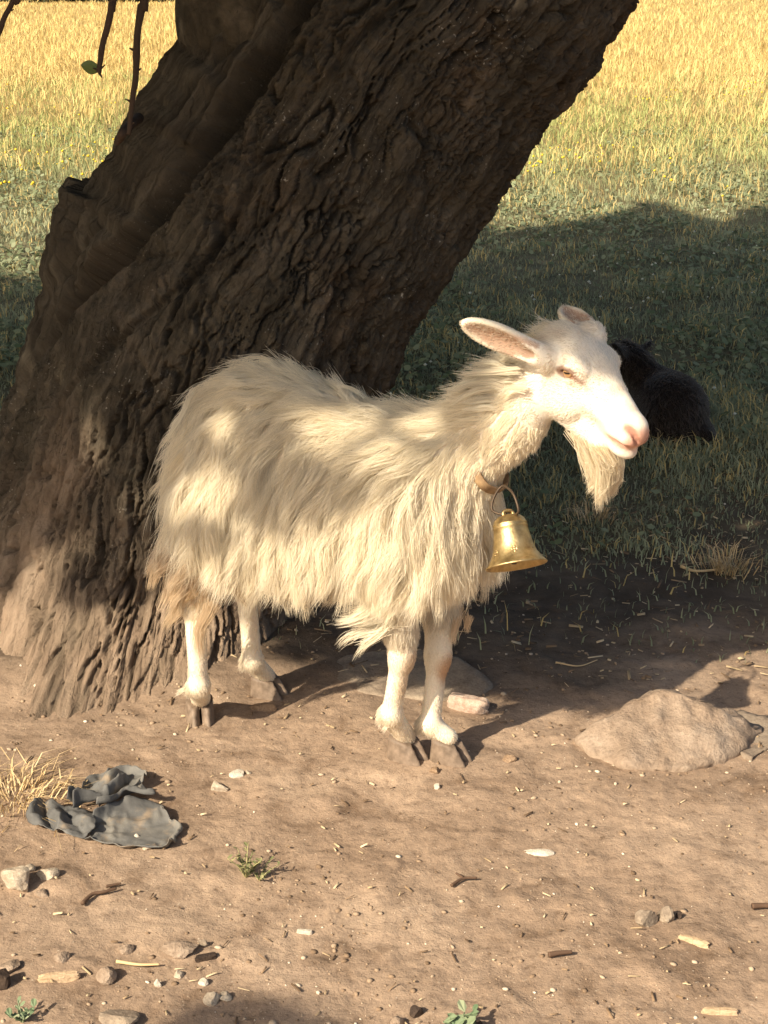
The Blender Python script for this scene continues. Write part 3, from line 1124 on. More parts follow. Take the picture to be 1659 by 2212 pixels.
def build_goat_body():
    V = GV
    me = mesh_from('body', V, GQ)
    h, head = goat_regions(V)
    base = np.array([0.78, 0.69, 0.54])
    col = np.repeat(base[None], len(V), 0)
    n1 = fbm(V * 9, 4, 3)[:, None]
    col = col * (1 + 0.10 * n1)

    def paint(w, c):
        nonlocal col
        w = np.clip(w, 0, 1)[:, None]
        col = col * (1 - w) + np.array(c) * w
    paint(head * 0.85, (0.78, 0.71, 0.60))
    fn = fbm(V * 32, 4, 23)
    paint(head * sstep(0.05, 0.55, fn) * 0.45, (0.62, 0.50, 0.38))
    br = np.exp(-((hs_ := np.abs(h[:, 1])) / 0.022) ** 2) * sstep(0.03, 0.08, h[:, 0]) * sstep(-0.03, -0.005, h[:, 2])
    paint(head * br * sstep(-0.1, 0.4, fbm(V * 70, 3, 29)) * 0.45, (0.56, 0.43, 0.34))
    hs = np.abs(h[:, 1])
    # bare pink nose, lips, mouth line
    paint(head * sstep(0.146, 0.160, h[:, 0] - 0.15 * (h[:, 2] + 0.03)) * sstep(-0.050, -0.040, h[:, 2]) * sstep(0.004, -0.010, h[:, 2]), (0.64, 0.36, 0.26))
    for s in (-1, 1):
        d, _ = dseg(V, hd(0.106, s * 0.037, -0.056), hd(0.140, s * 0.033, -0.049))
        d2, _ = dseg(V, hd(0.140, s * 0.033, -0.049), hd(0.170, s * 0.004, -0.049))
        dd = np.minimum(d, d2)
        paint(sstep(0.0085, 0.0040, dd) * 0.85, (0.50, 0.23, 0.14))
        paint(sstep(0.018, 0.006, d2) * 0.40, (0.70, 0.42, 0.32))
        d, _ = dseg(V, hd(0.140, s * 0.029, -0.013), hd(0.152, s * 0.023, -0.016))
        d3, _ = dseg(V, hd(0.152, s * 0.023, -0.016), hd(0.165, s * 0.011, -0.033))
        paint(sstep(0.0085, 0.0050, np.minimum(d, d3)), (0.24, 0.085, 0.05))
        paint(sstep(0.016, 0.007, np.minimum(d, d3)) * 0.6, (0.62, 0.34, 0.25))
        ev = (V - he(0, 0, 0)) @ EM.T
        e = np.sqrt((ev[:, 0] / 0.0222) ** 2 + (ev[:, 2] / 0.0120) ** 2) + 100 * (h[:, 1] * s < 0.02)
        paint(sstep(1.15, 0.85, e) * 0.88, (0.19, 0.095, 0.058))
        d, _ = dseg(V, he(0.014, s * 0.052, -0.003), he(0.034, s * 0.046, -0.012))
        paint(sstep(0.0075, 0.003, d) * 0.8, (0.26, 0.13, 0.08))
    # inner ears
    for (b, t, face) in ((EAR_N[0], EAR_N[1], EAR_FACE_N), (EAR_F[0], EAR_F[1], EAR_FACE_F)):
        ax = nrm(t - b)
        fc = nrm(face - ax * (face @ ax))
        sd = np.cross(fc, ax)
        q = V - b
        L = np.linalg.norm(t - b)
        a, s_, f_ = q @ ax, q @ sd, q @ fc
        inside = (a > 0.015) & (a < L) & (np.abs(f_) < 0.03)
        w = sstep(0.027, 0.019, np.abs(s_) + 0.020 * (a / L) ** 3) * inside * (f_ < 0.013) * (GFLD.grad(V) @ fc > 0.05)
        paint(w * (0.82 + 0.12 * fbm(V * 60, 3, 4)), (0.40, 0.235, 0.155))
    # rubbed knees and dusty feet
    for j, c, r, k in ((GJ[0] + np.array([0.022, 0, -0.01]), (0.50, 0.33, 0.20), 0.032, 0.75), (GJ[1] + np.array([0.022, -0.004, -0.02]), (0.46, 0.24, 0.11), 0.034, 0.8),
                       (GJ[0] + np.array([0.016, 0, -0.075]), (0.66, 0.46, 0.27), 0.035, 0.6)):
        d = np.linalg.norm((V - j) * np.array([1, 1, 0.7]), axis=1)
        paint(sstep(r, r * 0.35, d) * k, c)
    paint(sstep(0.07, 0.03, V[:, 2]) * 0.35, (0.52, 0.38, 0.25))
    vcol(me, 'col', col)
    m, nt, out = new_mat('goat_skin')
    b = bsdf(nt, out, 0.75, spec=0.2)
    n = noise_tex(nt, 260.0, 3, 0.6, obj_co(nt))
    r = ramp(nt, n.outputs[0], [(0.3, (0.82, 0.80, 0.76)), (0.6, (1, 1, 1))])
    c = mixc(nt, 0.6, attr(nt, 'col').outputs['Color'], r.outputs[0], 'MULTIPLY')
    nt.links.new(c, b.inputs['Base Color'])
    b.inputs['Subsurface Weight'].default_value = 0.12
    b.inputs['Subsurface Radius'].default_value = (0.012, 0.005, 0.003)
    b.inputs['Subsurface Scale'].default_value = 0.5
    nt.links.new(bump(nt, n.outputs[0], 0.25, 0.002), b.inputs['Normal'])
    link('body', me, m, GOAT)
    return col


GCOL = build_goat_body()

# ---- eyes
EYE_MAT, _nt, _o = new_mat('goat_eye')
_b = bsdf(_nt, _o, 0.12, spec=0.5)
_co = obj_co(_nt)
_sx = N(_nt, 'ShaderNodeSeparateXYZ')
_nt.links.new(_co, _sx.inputs[0])


def _mth(op, a, b=None):
    n = N(_nt, 'ShaderNodeMath', operation=op)
    for s, v in zip(n.inputs, (a, b)):
        if v is None:
            continue
        if isinstance(v, (int, float)):
            s.default_value = v
        else:
            _nt.links.new(v, s)
    return n.outputs[0]


_pu = _mth('ADD', _mth('POWER', _mth('ABSOLUTE', _mth('DIVIDE', _sx.outputs[0], 0.0066)), 4.0), _mth('POWER', _mth('ABSOLUTE', _mth('DIVIDE', _sx.outputs[2], 0.0019)), 4.0))
_ir = _mth('SQRT', _mth('ADD', _mth('POWER', _sx.outputs[0], 2.0), _mth('POWER', _sx.outputs[2], 2.0)))
_r1 = ramp(_nt, _mth('MULTIPLY', _ir, 60.0), [(0.0, (0.34, 0.18, 0.07)), (0.42, (0.42, 0.25, 0.12)), (0.58, (0.20, 0.10, 0.045)), (0.70, (0.10, 0.055, 0.035))])
_pf = ramp(_nt, _pu, [(0.8, (0, 0, 0)), (1.0, (1, 1, 1))])
_nt.links.new(mixc(_nt, _pf.outputs[0], (0.02, 0.012, 0.008), _r1.outputs[0]), _b.inputs['Base Color'])
for s in (-1, 1):
    bm = bmesh.new()
    bmesh.ops.create_uvsphere(bm, u_segments=28, v_segments=18, radius=0.0150)
    me = bpy.data.meshes.new('eye')
    bm.to_mesh(me)
    bm.free()
    me.polygons.foreach_set('use_smooth', np.ones(len(me.polygons), bool))
    o = link('eye', me, EYE_MAT, GOAT)
    o.location = he(0.0, s * 0.0415, 0.0)
    yv = nrm(HLAT * s + 0.1 * HA)
    xv = nrm(np.cross(yv, np.array([0, 0, 1.0])) * 1.0)
    xv = nrm(xv - yv * (xv @ yv))
    zv = np.cross(xv, yv)
    o.rotation_euler = Matrix(np.stack([xv, yv, zv], 1).tolist()).to_euler()

# ---- hooves: two claws each
HOOF_MAT, _nt, _o = new_mat('hoof_horn')
_b = bsdf(_nt, _o, 0.6, spec=0.3)
_n = noise_tex(_nt, 55.0, 6, 0.6, obj_co(_nt))
_r = ramp(_nt, _n.outputs[0], [(0.3, (0.11, 0.078, 0.054)), (0.5, (0.18, 0.132, 0.094)), (0.72, (0.27, 0.20, 0.145))])
_nt.links.new(_r.outputs[0], _b.inputs['Base Color'])
_nt.links.new(bump(_nt, _n.outputs[0], 0.4, 0.003), _b.inputs['Normal'])


def build_hoof(loc, yaw, splay=0.06, length=0.056, top=0.046):
    V, Fc = [], []
    nseg, nr = 20, 9
    for s in (-1, 1):
        o = len(V)
        for i in range(nr):
            t = i / (nr - 1)                        # 0 coronet, 1 ground
            z = top * (1 - t)
            Lb = 0.023 + 0.004 * t                  # back
            Lf = 0.024 + (length - 0.024) * t ** 0.85
            w = 0.0155 + 0.0025 * t
            for k in range(nseg):
                a = 2 * PI * k / nseg
                ca, sa = math.cos(a), math.sin(a)
                x = (Lf * abs(ca) ** 0.85 if ca > 0 else -Lb * abs(ca) ** 0.7)
                y = w * sa * (1 - 0.45 * max(ca, 0) ** 2)
                y = max(y, -0.0115) if s > 0 else min(y, 0.0115)
                y += s * (0.0130 + splay * 0.5 * max(x, 0))
                zz = z
                if i == 0:
                    zz += -0.010 * max(ca, 0) + 0.004
                V.append((x, y, zz + 0.0015 * math.sin(i * 2.4)))
        for i in range(nr - 1):
            for k in range(nseg):
                k2 = (k + 1) % nseg
                Fc.append((o + i * nseg + k, o + (i + 1) * nseg + k, o + (i + 1) * nseg + k2, o + i * nseg + k2))
        Fc.append(tuple(o + k for k in range(nseg)))
        Fc.append(tuple(o + (nr - 1) * nseg + k for k in range(nseg - 1, -1, -1)))
    me = mesh_from('hoof', V, Fc)
    ob = link('hoof', me, HOOF_MAT, GOAT)
    ob.location = loc
    ob.rotation_euler = (0, 0, yaw)
    return ob


for hl, yw in zip(hoof_loc, (-0.20, -0.12, -0.95, -0.05)):
    wp = GO + hl[0] * GF + hl[1] * GL
    build_hoof((hl[0], hl[1], gh(wp[0], wp[1]) - 0.004), yw)

# ------------------------------------------------------------------ goat hair


def sample_surface(V, Q, n, rng):
    T = np.concatenate([Q[:, [0, 1, 2]], Q[:, [0, 2, 3]]])
    A, B, C = V[T[:, 0]], V[T[:, 1]], V[T[:, 2]]
    ar = np.linalg.norm(np.cross(B - A, C - A), axis=1)
    i = rng.choice(len(T), n, p=ar / ar.sum())
    u, v = rng.random(n), rng.random(n)
    sw = u + v > 1
    u[sw], v[sw] = 1 - u[sw], 1 - v[sw]
    P = A[i] + (B[i] - A[i]) * u[:, None] + (C[i] - A[i]) * v[:, None]
    return P, T[i]


def hair_material(name, rough=0.55):
    m, nt, out = new_mat(name)
    a = attr(nt, 'tint')
    ci = nt.nodes.new('ShaderNodeHairInfo')
    r = ramp(nt, ci.outputs['Random'], [(0, (0.80, 0.78, 0.74)), (0.5, (1, 1, 1)), (1, (1.08, 1.06, 1.02))])
    c = mixc(nt, 1.0, a.outputs['Color'], r.outputs[0], 'MULTIPLY')
    df = nt.nodes.new('ShaderNodeBsdfDiffuse')
    tr = nt.nodes.new('ShaderNodeBsdfTranslucent')
    gl = nt.nodes.new('ShaderNodeBsdfHairPrincipled')
    gl.parametrization = 'COLOR'
    gl.inputs['Roughness'].default_value = 0.35
    gl.inputs['Radial Roughness'].default_value = 0.55
    for s in (df, tr, gl):
        nt.links.new(c, s.inputs['Color'])
    m1 = nt.nodes.new('ShaderNodeMixShader')
    m1.inputs[0].default_value = 0.22
    nt.links.new(df.outputs[0], m1.inputs[1])
    nt.links.new(tr.outputs[0], m1.inputs[2])
    m2 = nt.nodes.new('ShaderNodeMixShader')
    m2.inputs[0].default_value = 0.45
    nt.links.new(m1.outputs[0], m2.inputs[1])
    nt.links.new(gl.outputs[0], m2.inputs[2])
    nt.links.new(m2.outputs[0], out.inputs['Surface'])
    return m


HAIR = hair_material('goat_hair')


def hair_object(name, strands, radius, tint, mat, parent):
    """strands (n,k,3); radius (n,) root radius"""
    n, k, _ = strands.shape
    cu = bpy.data.hair_curves.new(name)
    cu.add_curves([k] * n)
    cu.attributes['position'].data.foreach_set('vector', strands.astype(np.float32).ravel())
    ra = cu.attributes.get('radius') or cu.attributes.new('radius', 'FLOAT', 'POINT')
    prof = np.interp(np.linspace(0, 1, k), [0, 0.5, 0.85, 1], [1.0, 0.95, 0.6, 0.15])
    ra.data.foreach_set('value', (radius[:, None] * prof[None]).astype(np.float32).ravel())
    ti = cu.attributes.new('tint', 'FLOAT_COLOR', 'CURVE')
    ti.data.foreach_set('color', np.concatenate([tint, np.ones((n, 1))], 1).astype(np.float32).ravel())
    cu.materials.append(mat)
    o = bpy.data.objects.new(name, cu)
    COL.objects.link(o)
    o.parent = parent
    return o


def grow(P, Nn, D, length, K, lift, grav, wave, rng, field=None, off=(0.002, 0.010), wfreq=1.4):
    n = len(P)
    out = np.empty((n, K, 3))
    out[:, 0] = P - Nn * 0.002
    D = D - Nn * (D * Nn).sum(1)[:, None]
    D /= np.linalg.norm(D, axis=1)[:, None] + 1e-9
    d = D + Nn * lift[:, None]
    d /= np.linalg.norm(d, axis=1)[:, None]
    side = np.cross(Nn, D)
    ph = rng.random(n) * 2 * PI
    fq = wfreq * (0.7 + 0.6 * rng.random(n))
    p = out[:, 0].copy()
    st = length / (K - 1)
    for k in range(1, K):
        t = k / (K - 1)
        d = d + np.array([0, 0, -1.0]) * grav[:, None] / (K - 1)
        d /= np.linalg.norm(d, axis=1)[:, None]
        wv = side * (wave * np.sin(ph + fq * 2 * PI * t))[:, None] + Nn * (0.5 * wave * np.cos(ph * 1.7 + fq * 2 * PI * t))[:, None]
        dd = d + wv
        dd /= np.linalg.norm(dd, axis=1)[:, None]
        p = p + dd * st[:, None]
        if field is not None:
            for _ in range(2):
                s = field.sample(p)
                need = off[0] + (np.asarray(off[1]) - off[0]) * t - s
                m = need > 0
                if m.any():
                    p[m] += field.grad(p[m]) * need[m][:, None]
        out[:, k] = p
    return out


def nearest(P, G, chunk=4000):
    r = np.empty(len(P), int)
    g2 = (G ** 2).sum(1)
    for i in range(0, len(P), chunk):
        q = P[i:i + chunk]
        r[i:i + chunk] = np.argmin(g2[None] - 2 * q @ G.T, axis=1)
    return r


def build_coat():
    rng = np.random.default_rng(5)

    def classify(P):
        h, head = goat_regions(P)
        hoofy = P[:, 2] < 0.30
        leg_front = (P[:, 2] < 0.335) & (P[:, 0] > 0.1)
        leg_rear = (P[:, 2] < 0.315) & (P[:, 0] < 0)
        ears = np.zeros(len(P), bool)
        for b, t in (EAR_N, EAR_F):
            ax = nrm(t - b)
            d, tt = dseg(P, b + ax * 0.02, t)
            ears |= d < 0.036
        return h, (head > 0.5), leg_front | leg_rear, ears

    # ------------ long coat
    P, T = sample_surface(GV, GQ, 175000, rng)
    Nn = GFLD.grad(P)
    h, hd_, lg, ears = classify(P)
    body = ~(hd_ | lg | ears)
    P, Nn = P[body], Nn[body]

    def flow(P, Nn):
        x, y, z = P.T
        n = len(P)
        D = np.zeros((n, 3))
        D[:] = (-0.42, 0, -1.0)
        rump = sstep(-0.02, -0.22, x)[:, None]
        D = D * (1 - rump) + np.array([-0.45, 0, -0.95]) * rump
        front = sstep(0.26, 0.36, x)[:, None]
        D = D * (1 - front) + np.array([-0.12, 0, -1.0]) * front
        top = sstep(0.55, 0.95, Nn[:, 2])[:, None]
        D = D * (1 - top) + np.array([-1.0, 0, -0.25]) * top
        D[:, 1] += 0.35 * np.sign(y) * top[:, 0] * sstep(0.0, 0.03, np.abs(y))
        # neck: crest hair thrown back, throat hair down and back
        nA, nB = np.array([0.268, 0, 0.618]), gp(1094, 902, 0)
        nt_ = ((P - nA) @ (nB - nA)) / ((nB - nA) @ (nB - nA))
        neck = (sstep(0.05, 0.45, nt_) * sstep(0.27, 0.33, x) * sstep(0.56, 0.61, z))[:, None]
        neck = np.maximum(neck, (sstep(0.33, 0.37, x) * sstep(0.55, 0.59, z))[:, None])
        D = D * (1 - neck) + np.array([-0.72, -0.05, -0.62]) * neck
        crest = neck * sstep(0.10, 0.50, -Nn[:, 0:1] * 0.75 + Nn[:, 2:3] * 0.6)
        D = D * (1 - crest) + np.array([-1.0, -0.12, 0.05]) * crest
        # low forearm: feathering swept backwards
        fea = (sstep(0.47, 0.36, z) * sstep(0.10, 0.16, x) * sstep(0.28, 0.22, x))[:, None]
        D = D * (1 - fea) + np.array([-0.95, -0.05, -0.38]) * fea
        feh = (sstep(0.46, 0.36, z) * sstep(-0.10, -0.16, x))[:, None]
        D = D * (1 - feh) + np.array([-0.7, 0, -0.75]) * feh
        sw = np.stack([vnoise(P * 7, 3), vnoise(P * 7 + 11, 4), vnoise(P * 7 + 31, 5)], -1)
        return D + 0.34 * sw, neck[:, 0], crest[:, 0], fea[:, 0], feh[:, 0], top[:, 0]

    def params(P, Nn):
        D, neck, crest, fea, feh, top = flow(P, Nn)
        n = len(P)
        ln = 0.135 + 0.040 * fbm(P * 12, 2, 8)
        ln = ln * (1 - 0.22 * top)
        under = sstep(-0.25, -0.7, Nn[:, 2])
        ln = ln * (1 - 0.35 * under)
        ln = ln * (1 - 0.83 * neck) * (1 + 2.0 * crest)
        throat = neck * sstep(0.2, 0.6, Nn[:, 0] * 0.8 - Nn[:, 2] * 0.4)
        ln = ln * (1 - 0.35 * throat)
        ln = ln * (1 - 0.35 * fea) * (1 - 0.15 * feh)
        nearhead = sstep(0.40, 0.46, P[:, 0]) * neck
        ln = ln * (1 - 0.72 * nearhead * crest)
        return D, ln, neck, crest, fea, feh, top, under

    NG = 1700
    Pg, Ng = P[:NG], Nn[:NG]
    D, ln, neck, crest, fea, feh, top, under = params(Pg, Ng)
    K = 11
    lift = (0.16 + 0.22 * rng.random(NG)) * (1 - 0.6 * neck) + 0.40 * crest + 0.2 * under
    grav = np.clip(0.95 - 0.75 * crest - 0.55 * fea - 0.3 * top, 0.1, None)
    G = grow(Pg, Ng, D, ln * (0.8 + 0.4 * rng.random(NG)), K, lift, grav, (0.30 + 0.22 * rng.random(NG)) * (1 - 0.75 * neck), rng, GFLD, (0.002, 0.016 - 0.0125 * neck * (1 - crest)), 1.1)
    nS = 92000
    Ps, Ns = P[NG:NG + nS], Nn[NG:NG + nS]
    nS = len(Ps)
    # thinner where it is hidden from every plausible view is not needed: keep all
    gi = nearest(Ps, Pg)
    off = Ps - Pg[gi]
    t = np.linspace(0, 1, K)
    cl = (0.06 + 0.62 * t ** 1.1)[None, :, None] * (0.45 + 0.55 * rng.random(nS))[:, None, None]
    g = G[gi]
    S = g + off[:, None, :] * (1 - cl)
    S[:, 0] = Ps - Ns * 0.002
    close = (1 - 0.75 * neck * (1 - crest))[gi][:, None]
    jit = rng.normal(size=(nS, 3)) * 0.0040 * close
    j2 = rng.normal(size=(nS, 3)) * 0.0040 * close
    S = S + jit[:, None, :] * (t ** 1.0)[None, :, None] + j2[:, None, :] * (np.sin(t * 5.0) * t)[None, :, None]
    ls = (0.75 + 0.4 * rng.random(nS))
    fly = rng.random(nS) < 0.05
    ls[fly] *= 1.12
    S = S[:, :1] + (S - S[:, :1]) * ls[:, None, None]
    S[fly] += (Ns[fly] * 0.018 * close[fly])[:, None, :] * (t ** 1.5)[None, :, None]
    # the fringe ends along an uneven lower line
    zm = np.interp(Ps[:, 0], [-0.36, -0.24, -0.12, -0.04, 0.05, 0.11, 0.17, 0.25, 0.31, 0.38], [0.45, 0.385, 0.370, 0.345, 0.340, 0.385, 0.365, 0.360, 0.38, 0.41])
    zm = zm + 0.018 * rng.normal(size=NG)[gi] + 0.006 * rng.normal(size=nS)
    drop = S[:, 0, 2] - S[:, -1, 2]
    room = np.clip(S[:, 0, 2] - zm, 0.012, None)
    fac = np.where(drop > room, room / np.maximum(drop, 1e-4), 1.0)
    fac = np.clip(fac, 0.18, 1)
    S = S[:, :1] + (S - S[:, :1]) * fac[:, None, None]
    # tint
    x, y, z = Ps.T
    c = np.repeat(np.array([[0.92, 0.82, 0.62]]), nS, 0)
    n1 = fbm(Ps * 10, 3, 15)[:, None]
    c = c * (1 + 0.10 * n1)
    clump = rng.random(NG)[gi][:, None]
    c = c * (0.90 + 0.16 * clump)
    stain = np.clip(sstep(0.42, 0.33, z) * 0.45 + sstep(-0.22, -0.30, x) * sstep(0.62, 0.40, z) * 0.5 + 0.25 * sstep(0.1, 0.5, n1[:, 0]), 0, 0.7)[:, None]
    c = c * (1 - stain) + np.array([0.74, 0.57, 0.36]) * stain
    hind = (sstep(0.42, 0.36, z) * sstep(-0.10, -0.18, x))[:, None] * 0.7
    c = c * (1 - hind) + np.array([0.50, 0.34, 0.185]) * hind
    hair_object('coat', S, np.full(nS, 0.00042) * (0.8 + 0.4 * rng.random(nS)), c, HAIR, GOAT)

    # ------------ short coat of face, ears and legs
    P, T = sample_surface(GV, GQ, 260000, rng)
    Nn = GFLD.grad(P)
    h, hd_, lg, ears = classify(P)
    short = hd_ | lg | ears
    P, Nn, h, hd_, lg, ears, T = P[short], Nn[short], h[short], hd_[short], lg[short], ears[short], T[short]
    keep = np.ones(len(P), bool)
    ev = (P - he(0, 0, 0)) @ EM.T
    eye = np.sqrt((ev[:, 0] / 0.0235) ** 2 + (ev[:, 2] / 0.0145) ** 2) < 1.0
    keep &= ~(hd_ & eye & (np.abs(h[:, 1]) > 0.02))
    nose = hd_ & (h[:, 0] - 0.15 * (h[:, 2] + 0.03) > 0.149) & (h[:, 2] > -0.046) & (h[:, 2] < -0.004)
    keep &= ~nose
    keep &= P[:, 2] > 0.046
    for sd_ in (-1, 1):
        for a_, b_ in ((hd(0.106, sd_ * 0.037, -0.056), hd(0.140, sd_ * 0.033, -0.049)), (hd(0.140, sd_ * 0.033, -0.049), hd(0.170, 0, -0.049))):
            keep &= dseg(P, a_, b_)[0] > 0.0065
    tint = GCOL[T].mean(1)
    keep &= ~(ears & (tint[:, 1] < 0.5) & (rng.random(len(P)) < 0.62))
    P, Nn, h, hd_, lg, ears, tint = P[keep], Nn[keep], h[keep], hd_[keep], lg[keep], ears[keep], tint[keep]
    n = len(P)
    D = np.zeros((n, 3))
    D[hd_] = -HA * 0.8 + HU * -0.25
    D[hd_ & (h[:, 0] < -0.02)] = (-0.9, 0, -0.3)
    D[lg] = (-0.12, 0, -1.0)
    for b, t in (EAR_N, EAR_F):
        ax = nrm(t - b)
        d, tt = dseg(P, b + ax * 0.02, t)
        D[ears & (d < 0.036)] = ax
    D += 0.25 * np.stack([vnoise(P * 30, 3), vnoise(P * 30 + 11, 4), vnoise(P * 30 + 31, 5)], -1)
    ln = np.full(n, 0.010)
    ln[hd_] = 0.0105 + 0.010 * sstep(-0.01, -0.09, h[hd_][:, 0])
    lipz = hd_ & (h[:, 0] > 0.09)
    ln[lipz] = 0.0045
    ln[ears] = 0.0075
    inner = ears & (tint[:, 1] < 0.5)
    ln[inner] = 0.013
    tint[inner] = (0.70, 0.60, 0.46)
    z = P[:, 2]
    ln[lg] = 0.0095 + 0.024 * sstep(0.26, 0.33, z[lg])
    # fetlock feathering behind and over the coronet
    for j in (GJ[2], GJ[3], GJ[6], GJ[7]):
        q = P - j
        w = sstep(0.06, 0.02, np.linalg.norm(q * np.array([1, 1, 0.8]), axis=1)) * lg
        ln += 0.002 * w + 0.012 * w * sstep(0.005, 0.02, -q[:, 0])
        D[:, 0] -= 0.6 * w * sstep(0.0, 0.02, -q[:, 0])
    lift = 0.22 + 0.25 * rng.random(n)
    S = grow(P, Nn, D, ln * (0.7 + 0.5 * rng.random(n)), 4, lift, np.where(lg, 0.4, 0.15), np.full(n, 0.2), rng, None)
    S = S + rng.normal(size=(n, 1, 3)) * 0.0
    c = tint * (0.94 + 0.14 * rng.random(n))[:, None]
    c = np.clip(c * 1.03, 0, 0.92)
    hair_object('short_coat', S, np.full(n, 0.00040), c, HAIR, GOAT)

    # ------------ tufts: forearm and hock feathering, tail, hoof wisps
    SS, CC, RR = [], [], []

    def tuft(center, spread, d0, L, n, curl, tintc, gravv=0.5, clumps=8, lift=0.0):
        cg = center + rng.normal(size=(clumps, 3)) * spread
        dg = nrm(d0)[None] + rng.normal(size=(clumps, 3)) * 0.24
        k = rng.integers(0, clumps, n)
        p = cg[k] + rng.normal(size=(n, 3)) * spread * 0.35
        K = 9
        t = np.linspace(0, 1, K)
        l = L * (0.6 + 0.5 * rng.random(clumps))[k] * (0.8 + 0.3 * rng.random(n))
        ph = rng.random(clumps)[k] * 2 * PI
        d = dg[k]
        perp = np.cross(d, np.array([0, 1.0, 0.2]))
        S = np.empty((n, K, 3))
        for i, tt in enumerate(t):
            S[:, i] = (p * (1 - 0.55 * tt) + cg[k] * 0.55 * tt) + d * (l * tt)[:, None] + np.array([0, 0, -1.0]) * (gravv * l * tt ** 2)[:, None] \
                + perp * (curl * l * np.sin(ph + 5.0 * tt) * tt)[:, None]
        S += rng.normal(size=(n, 1, 3)) * 0.002 * t[None, :, None]
        SS.append(S)
        CC.append(np.repeat(np.array([tintc]), n, 0) * (0.85 + 0.25 * rng.random(n))[:, None])
        RR.append(np.full(n, 0.00050))
    cream, tan, rust = (0.88, 0.79, 0.61), (0.70, 0.54, 0.36), (0.50, 0.34, 0.18)
    tuft(gp(856, 1325, -0.10), 0.020, (-1, -0.15, -0.22), 0.078, 900, 0.10, cream, 0.20, 14)
    tuft(gp(874, 1288, -0.105), 0.022, (-0.9, -0.2, -0.42), 0.072, 800, 0.08, cream, 0.15, 10)
    tuft(gp(985, 1330, 0.05), 0.016, (-0.1, 0, -1), 0.06, 300, 0.05, tan, 0.1, 6)
    tuft(gp(440, 1215, -0.13), 0.020, (-0.75, -0.1, -0.9), 0.085, 700, 0.08, tan, 0.3, 9)
    tuft(gp(405, 1235, -0.12), 0.028, (-0.45, -0.1, -0.75), 0.070, 1300, 0.12, tan, 0.35, 14)
    tuft(gp(420, 1250, -0.12), 0.018, (-0.55, -0.1, -0.75), 0.060, 500, 0.10, rust, 0.3, 8)
    tuft(gp(470, 1200, -0.14), 0.016, (0.2, -0.2, -1.0), 0.075, 350, 0.10, rust, 0.2, 7)
    tuft(np.array([-0.262, -0.01, 0.62]), 0.012, (-0.25, -0.2, -0.9), 0.09, 400, 0.08, cream, 0.5, 8)
    tuft(gp(400, 1190, -0.07), 0.006, (-1.0, 0, 0.15), 0.075, 60, 0.10, cream, 0.10, 2)
    tuft(gp(418, 1488, -0.11), 0.007, (-0.9, -0.2, -0.7), 0.034, 60, 0.04, cream, 0.15, 4)
    tuft(gp(838, 1568, -0.06), 0.006, (-0.6, -0.2, -1.0), 0.018, 40, 0.04, cream, 0.1, 3)
    # loose locks curling off the rump, mane wisps
    for q in ((372, 905), (362, 960), (358, 1010), (372, 1060), (388, 1100), (398, 860)):
        tuft(gp(q[0] + 44, q[1] - 18, -0.06), 0.010, (-0.75, -0.1, -0.75), 0.085, 90, 0.14, cream, 0.5, 3)
    tuft(gp(735, 835, 0.0), 0.006, (0.75, 0, 0.28), 0.055, 26, 0.10, cream, 0.7, 2)
    for q in ((1085, 805), (1070, 835), (1058, 865), (1045, 840), (1035, 880)):
        tuft(gp(q[0] + 20, q[1] + 10, -0.045), 0.012, (-1, -0.25, 0.12), 0.075, 110, 0.07, cream, 0.25, 4)
    for q in ((520, 1220), (560, 1250), (600, 1262), (640, 1270), (690, 1262), (740, 1250), (790, 1245), (1010, 1270), (1050, 1255), (1070, 1230)):
        lat = -0.09 if q[0] < 900 else 0.0
        tuft(gp(q[0], q[1] - 22, lat), 0.013, (0.12 if q[0] < 900 else 0.05, -0.1, -1), 0.042, 170, 0.16, cream, 0.1, 5)
    SS, CC, RR = np.concatenate(SS), np.concatenate(CC), np.concatenate(RR)
    hair_object('feathering', SS, RR, np.clip(CC, 0, 0.9), HAIR, GOAT)

    # ------------ beard
    rng2 = np.random.default_rng(9)
    n, K, ncl = 3600, 10, 34
    ca = rng2.random(ncl)
    root_g = np.array([hd(0.046 + 0.070 * a, l, -0.110 + 0.022 * a) for a, l in zip(ca, rng2.normal(size=ncl) * 0.012)])
    tip = gp(1290, 1100, 0.0)
    tip_g = tip + np.stack([(ca - 0.5) * 0.052 + rng2.normal(size=ncl) * 0.006, rng2.normal(size=ncl) * 0.011, 0.055 * np.abs(2 * ca - 1.1) ** 1.3 + 0.030 * rng2.random(ncl) - 0.004], -1)
    k = rng2.integers(0, ncl, n)
    r = root_g[k] + rng2.normal(size=(n, 3)) * np.array([0.008, 0.008, 0.004])
    e = tip_g[k] + rng2.normal(size=(n, 3)) * 0.0035
    lenf = np.where(rng2.random(n) < 0.34, 0.22 + 0.4 * rng2.random(n), 0.80 + 0.24 * rng2.random(n))
    e = r + (e - r) * lenf[:, None]
    t = np.linspace(0, 1, K)
    S = r[:, None] + (e - r)[:, None] * t[None, :, None]
    bow = np.stack([0.010 * np.sin(PI * t), 0 * t, -0.012 * np.sin(PI * t)], -1)
    ph = rng2.random(ncl)[k] * 2 * PI
    S = S + bow[None] * (0.4 + 1.2 * rng2.random(ncl)[k])[:, None, None]
    S[:, :, 0] += 0.0032 * np.sin(ph[:, None] + 7 * t[None]) * t[None]
    S[:, :, 1] += 0.0032 * np.cos(ph[:, None] + 6 * t[None]) * t[None]
    c = np.repeat(np.array([[0.86, 0.75, 0.55]]), n, 0) * (0.82 + 0.25 * rng2.random(ncl)[k])[:, None]
    c = c * np.where(lenf < 0.65, 1.16, 1.0)[:, None]
    hair_object('beard', S, np.full(n, 0.00055), c, HAIR, GOAT)
    print('hair', nS, len(SS))


build_coat()

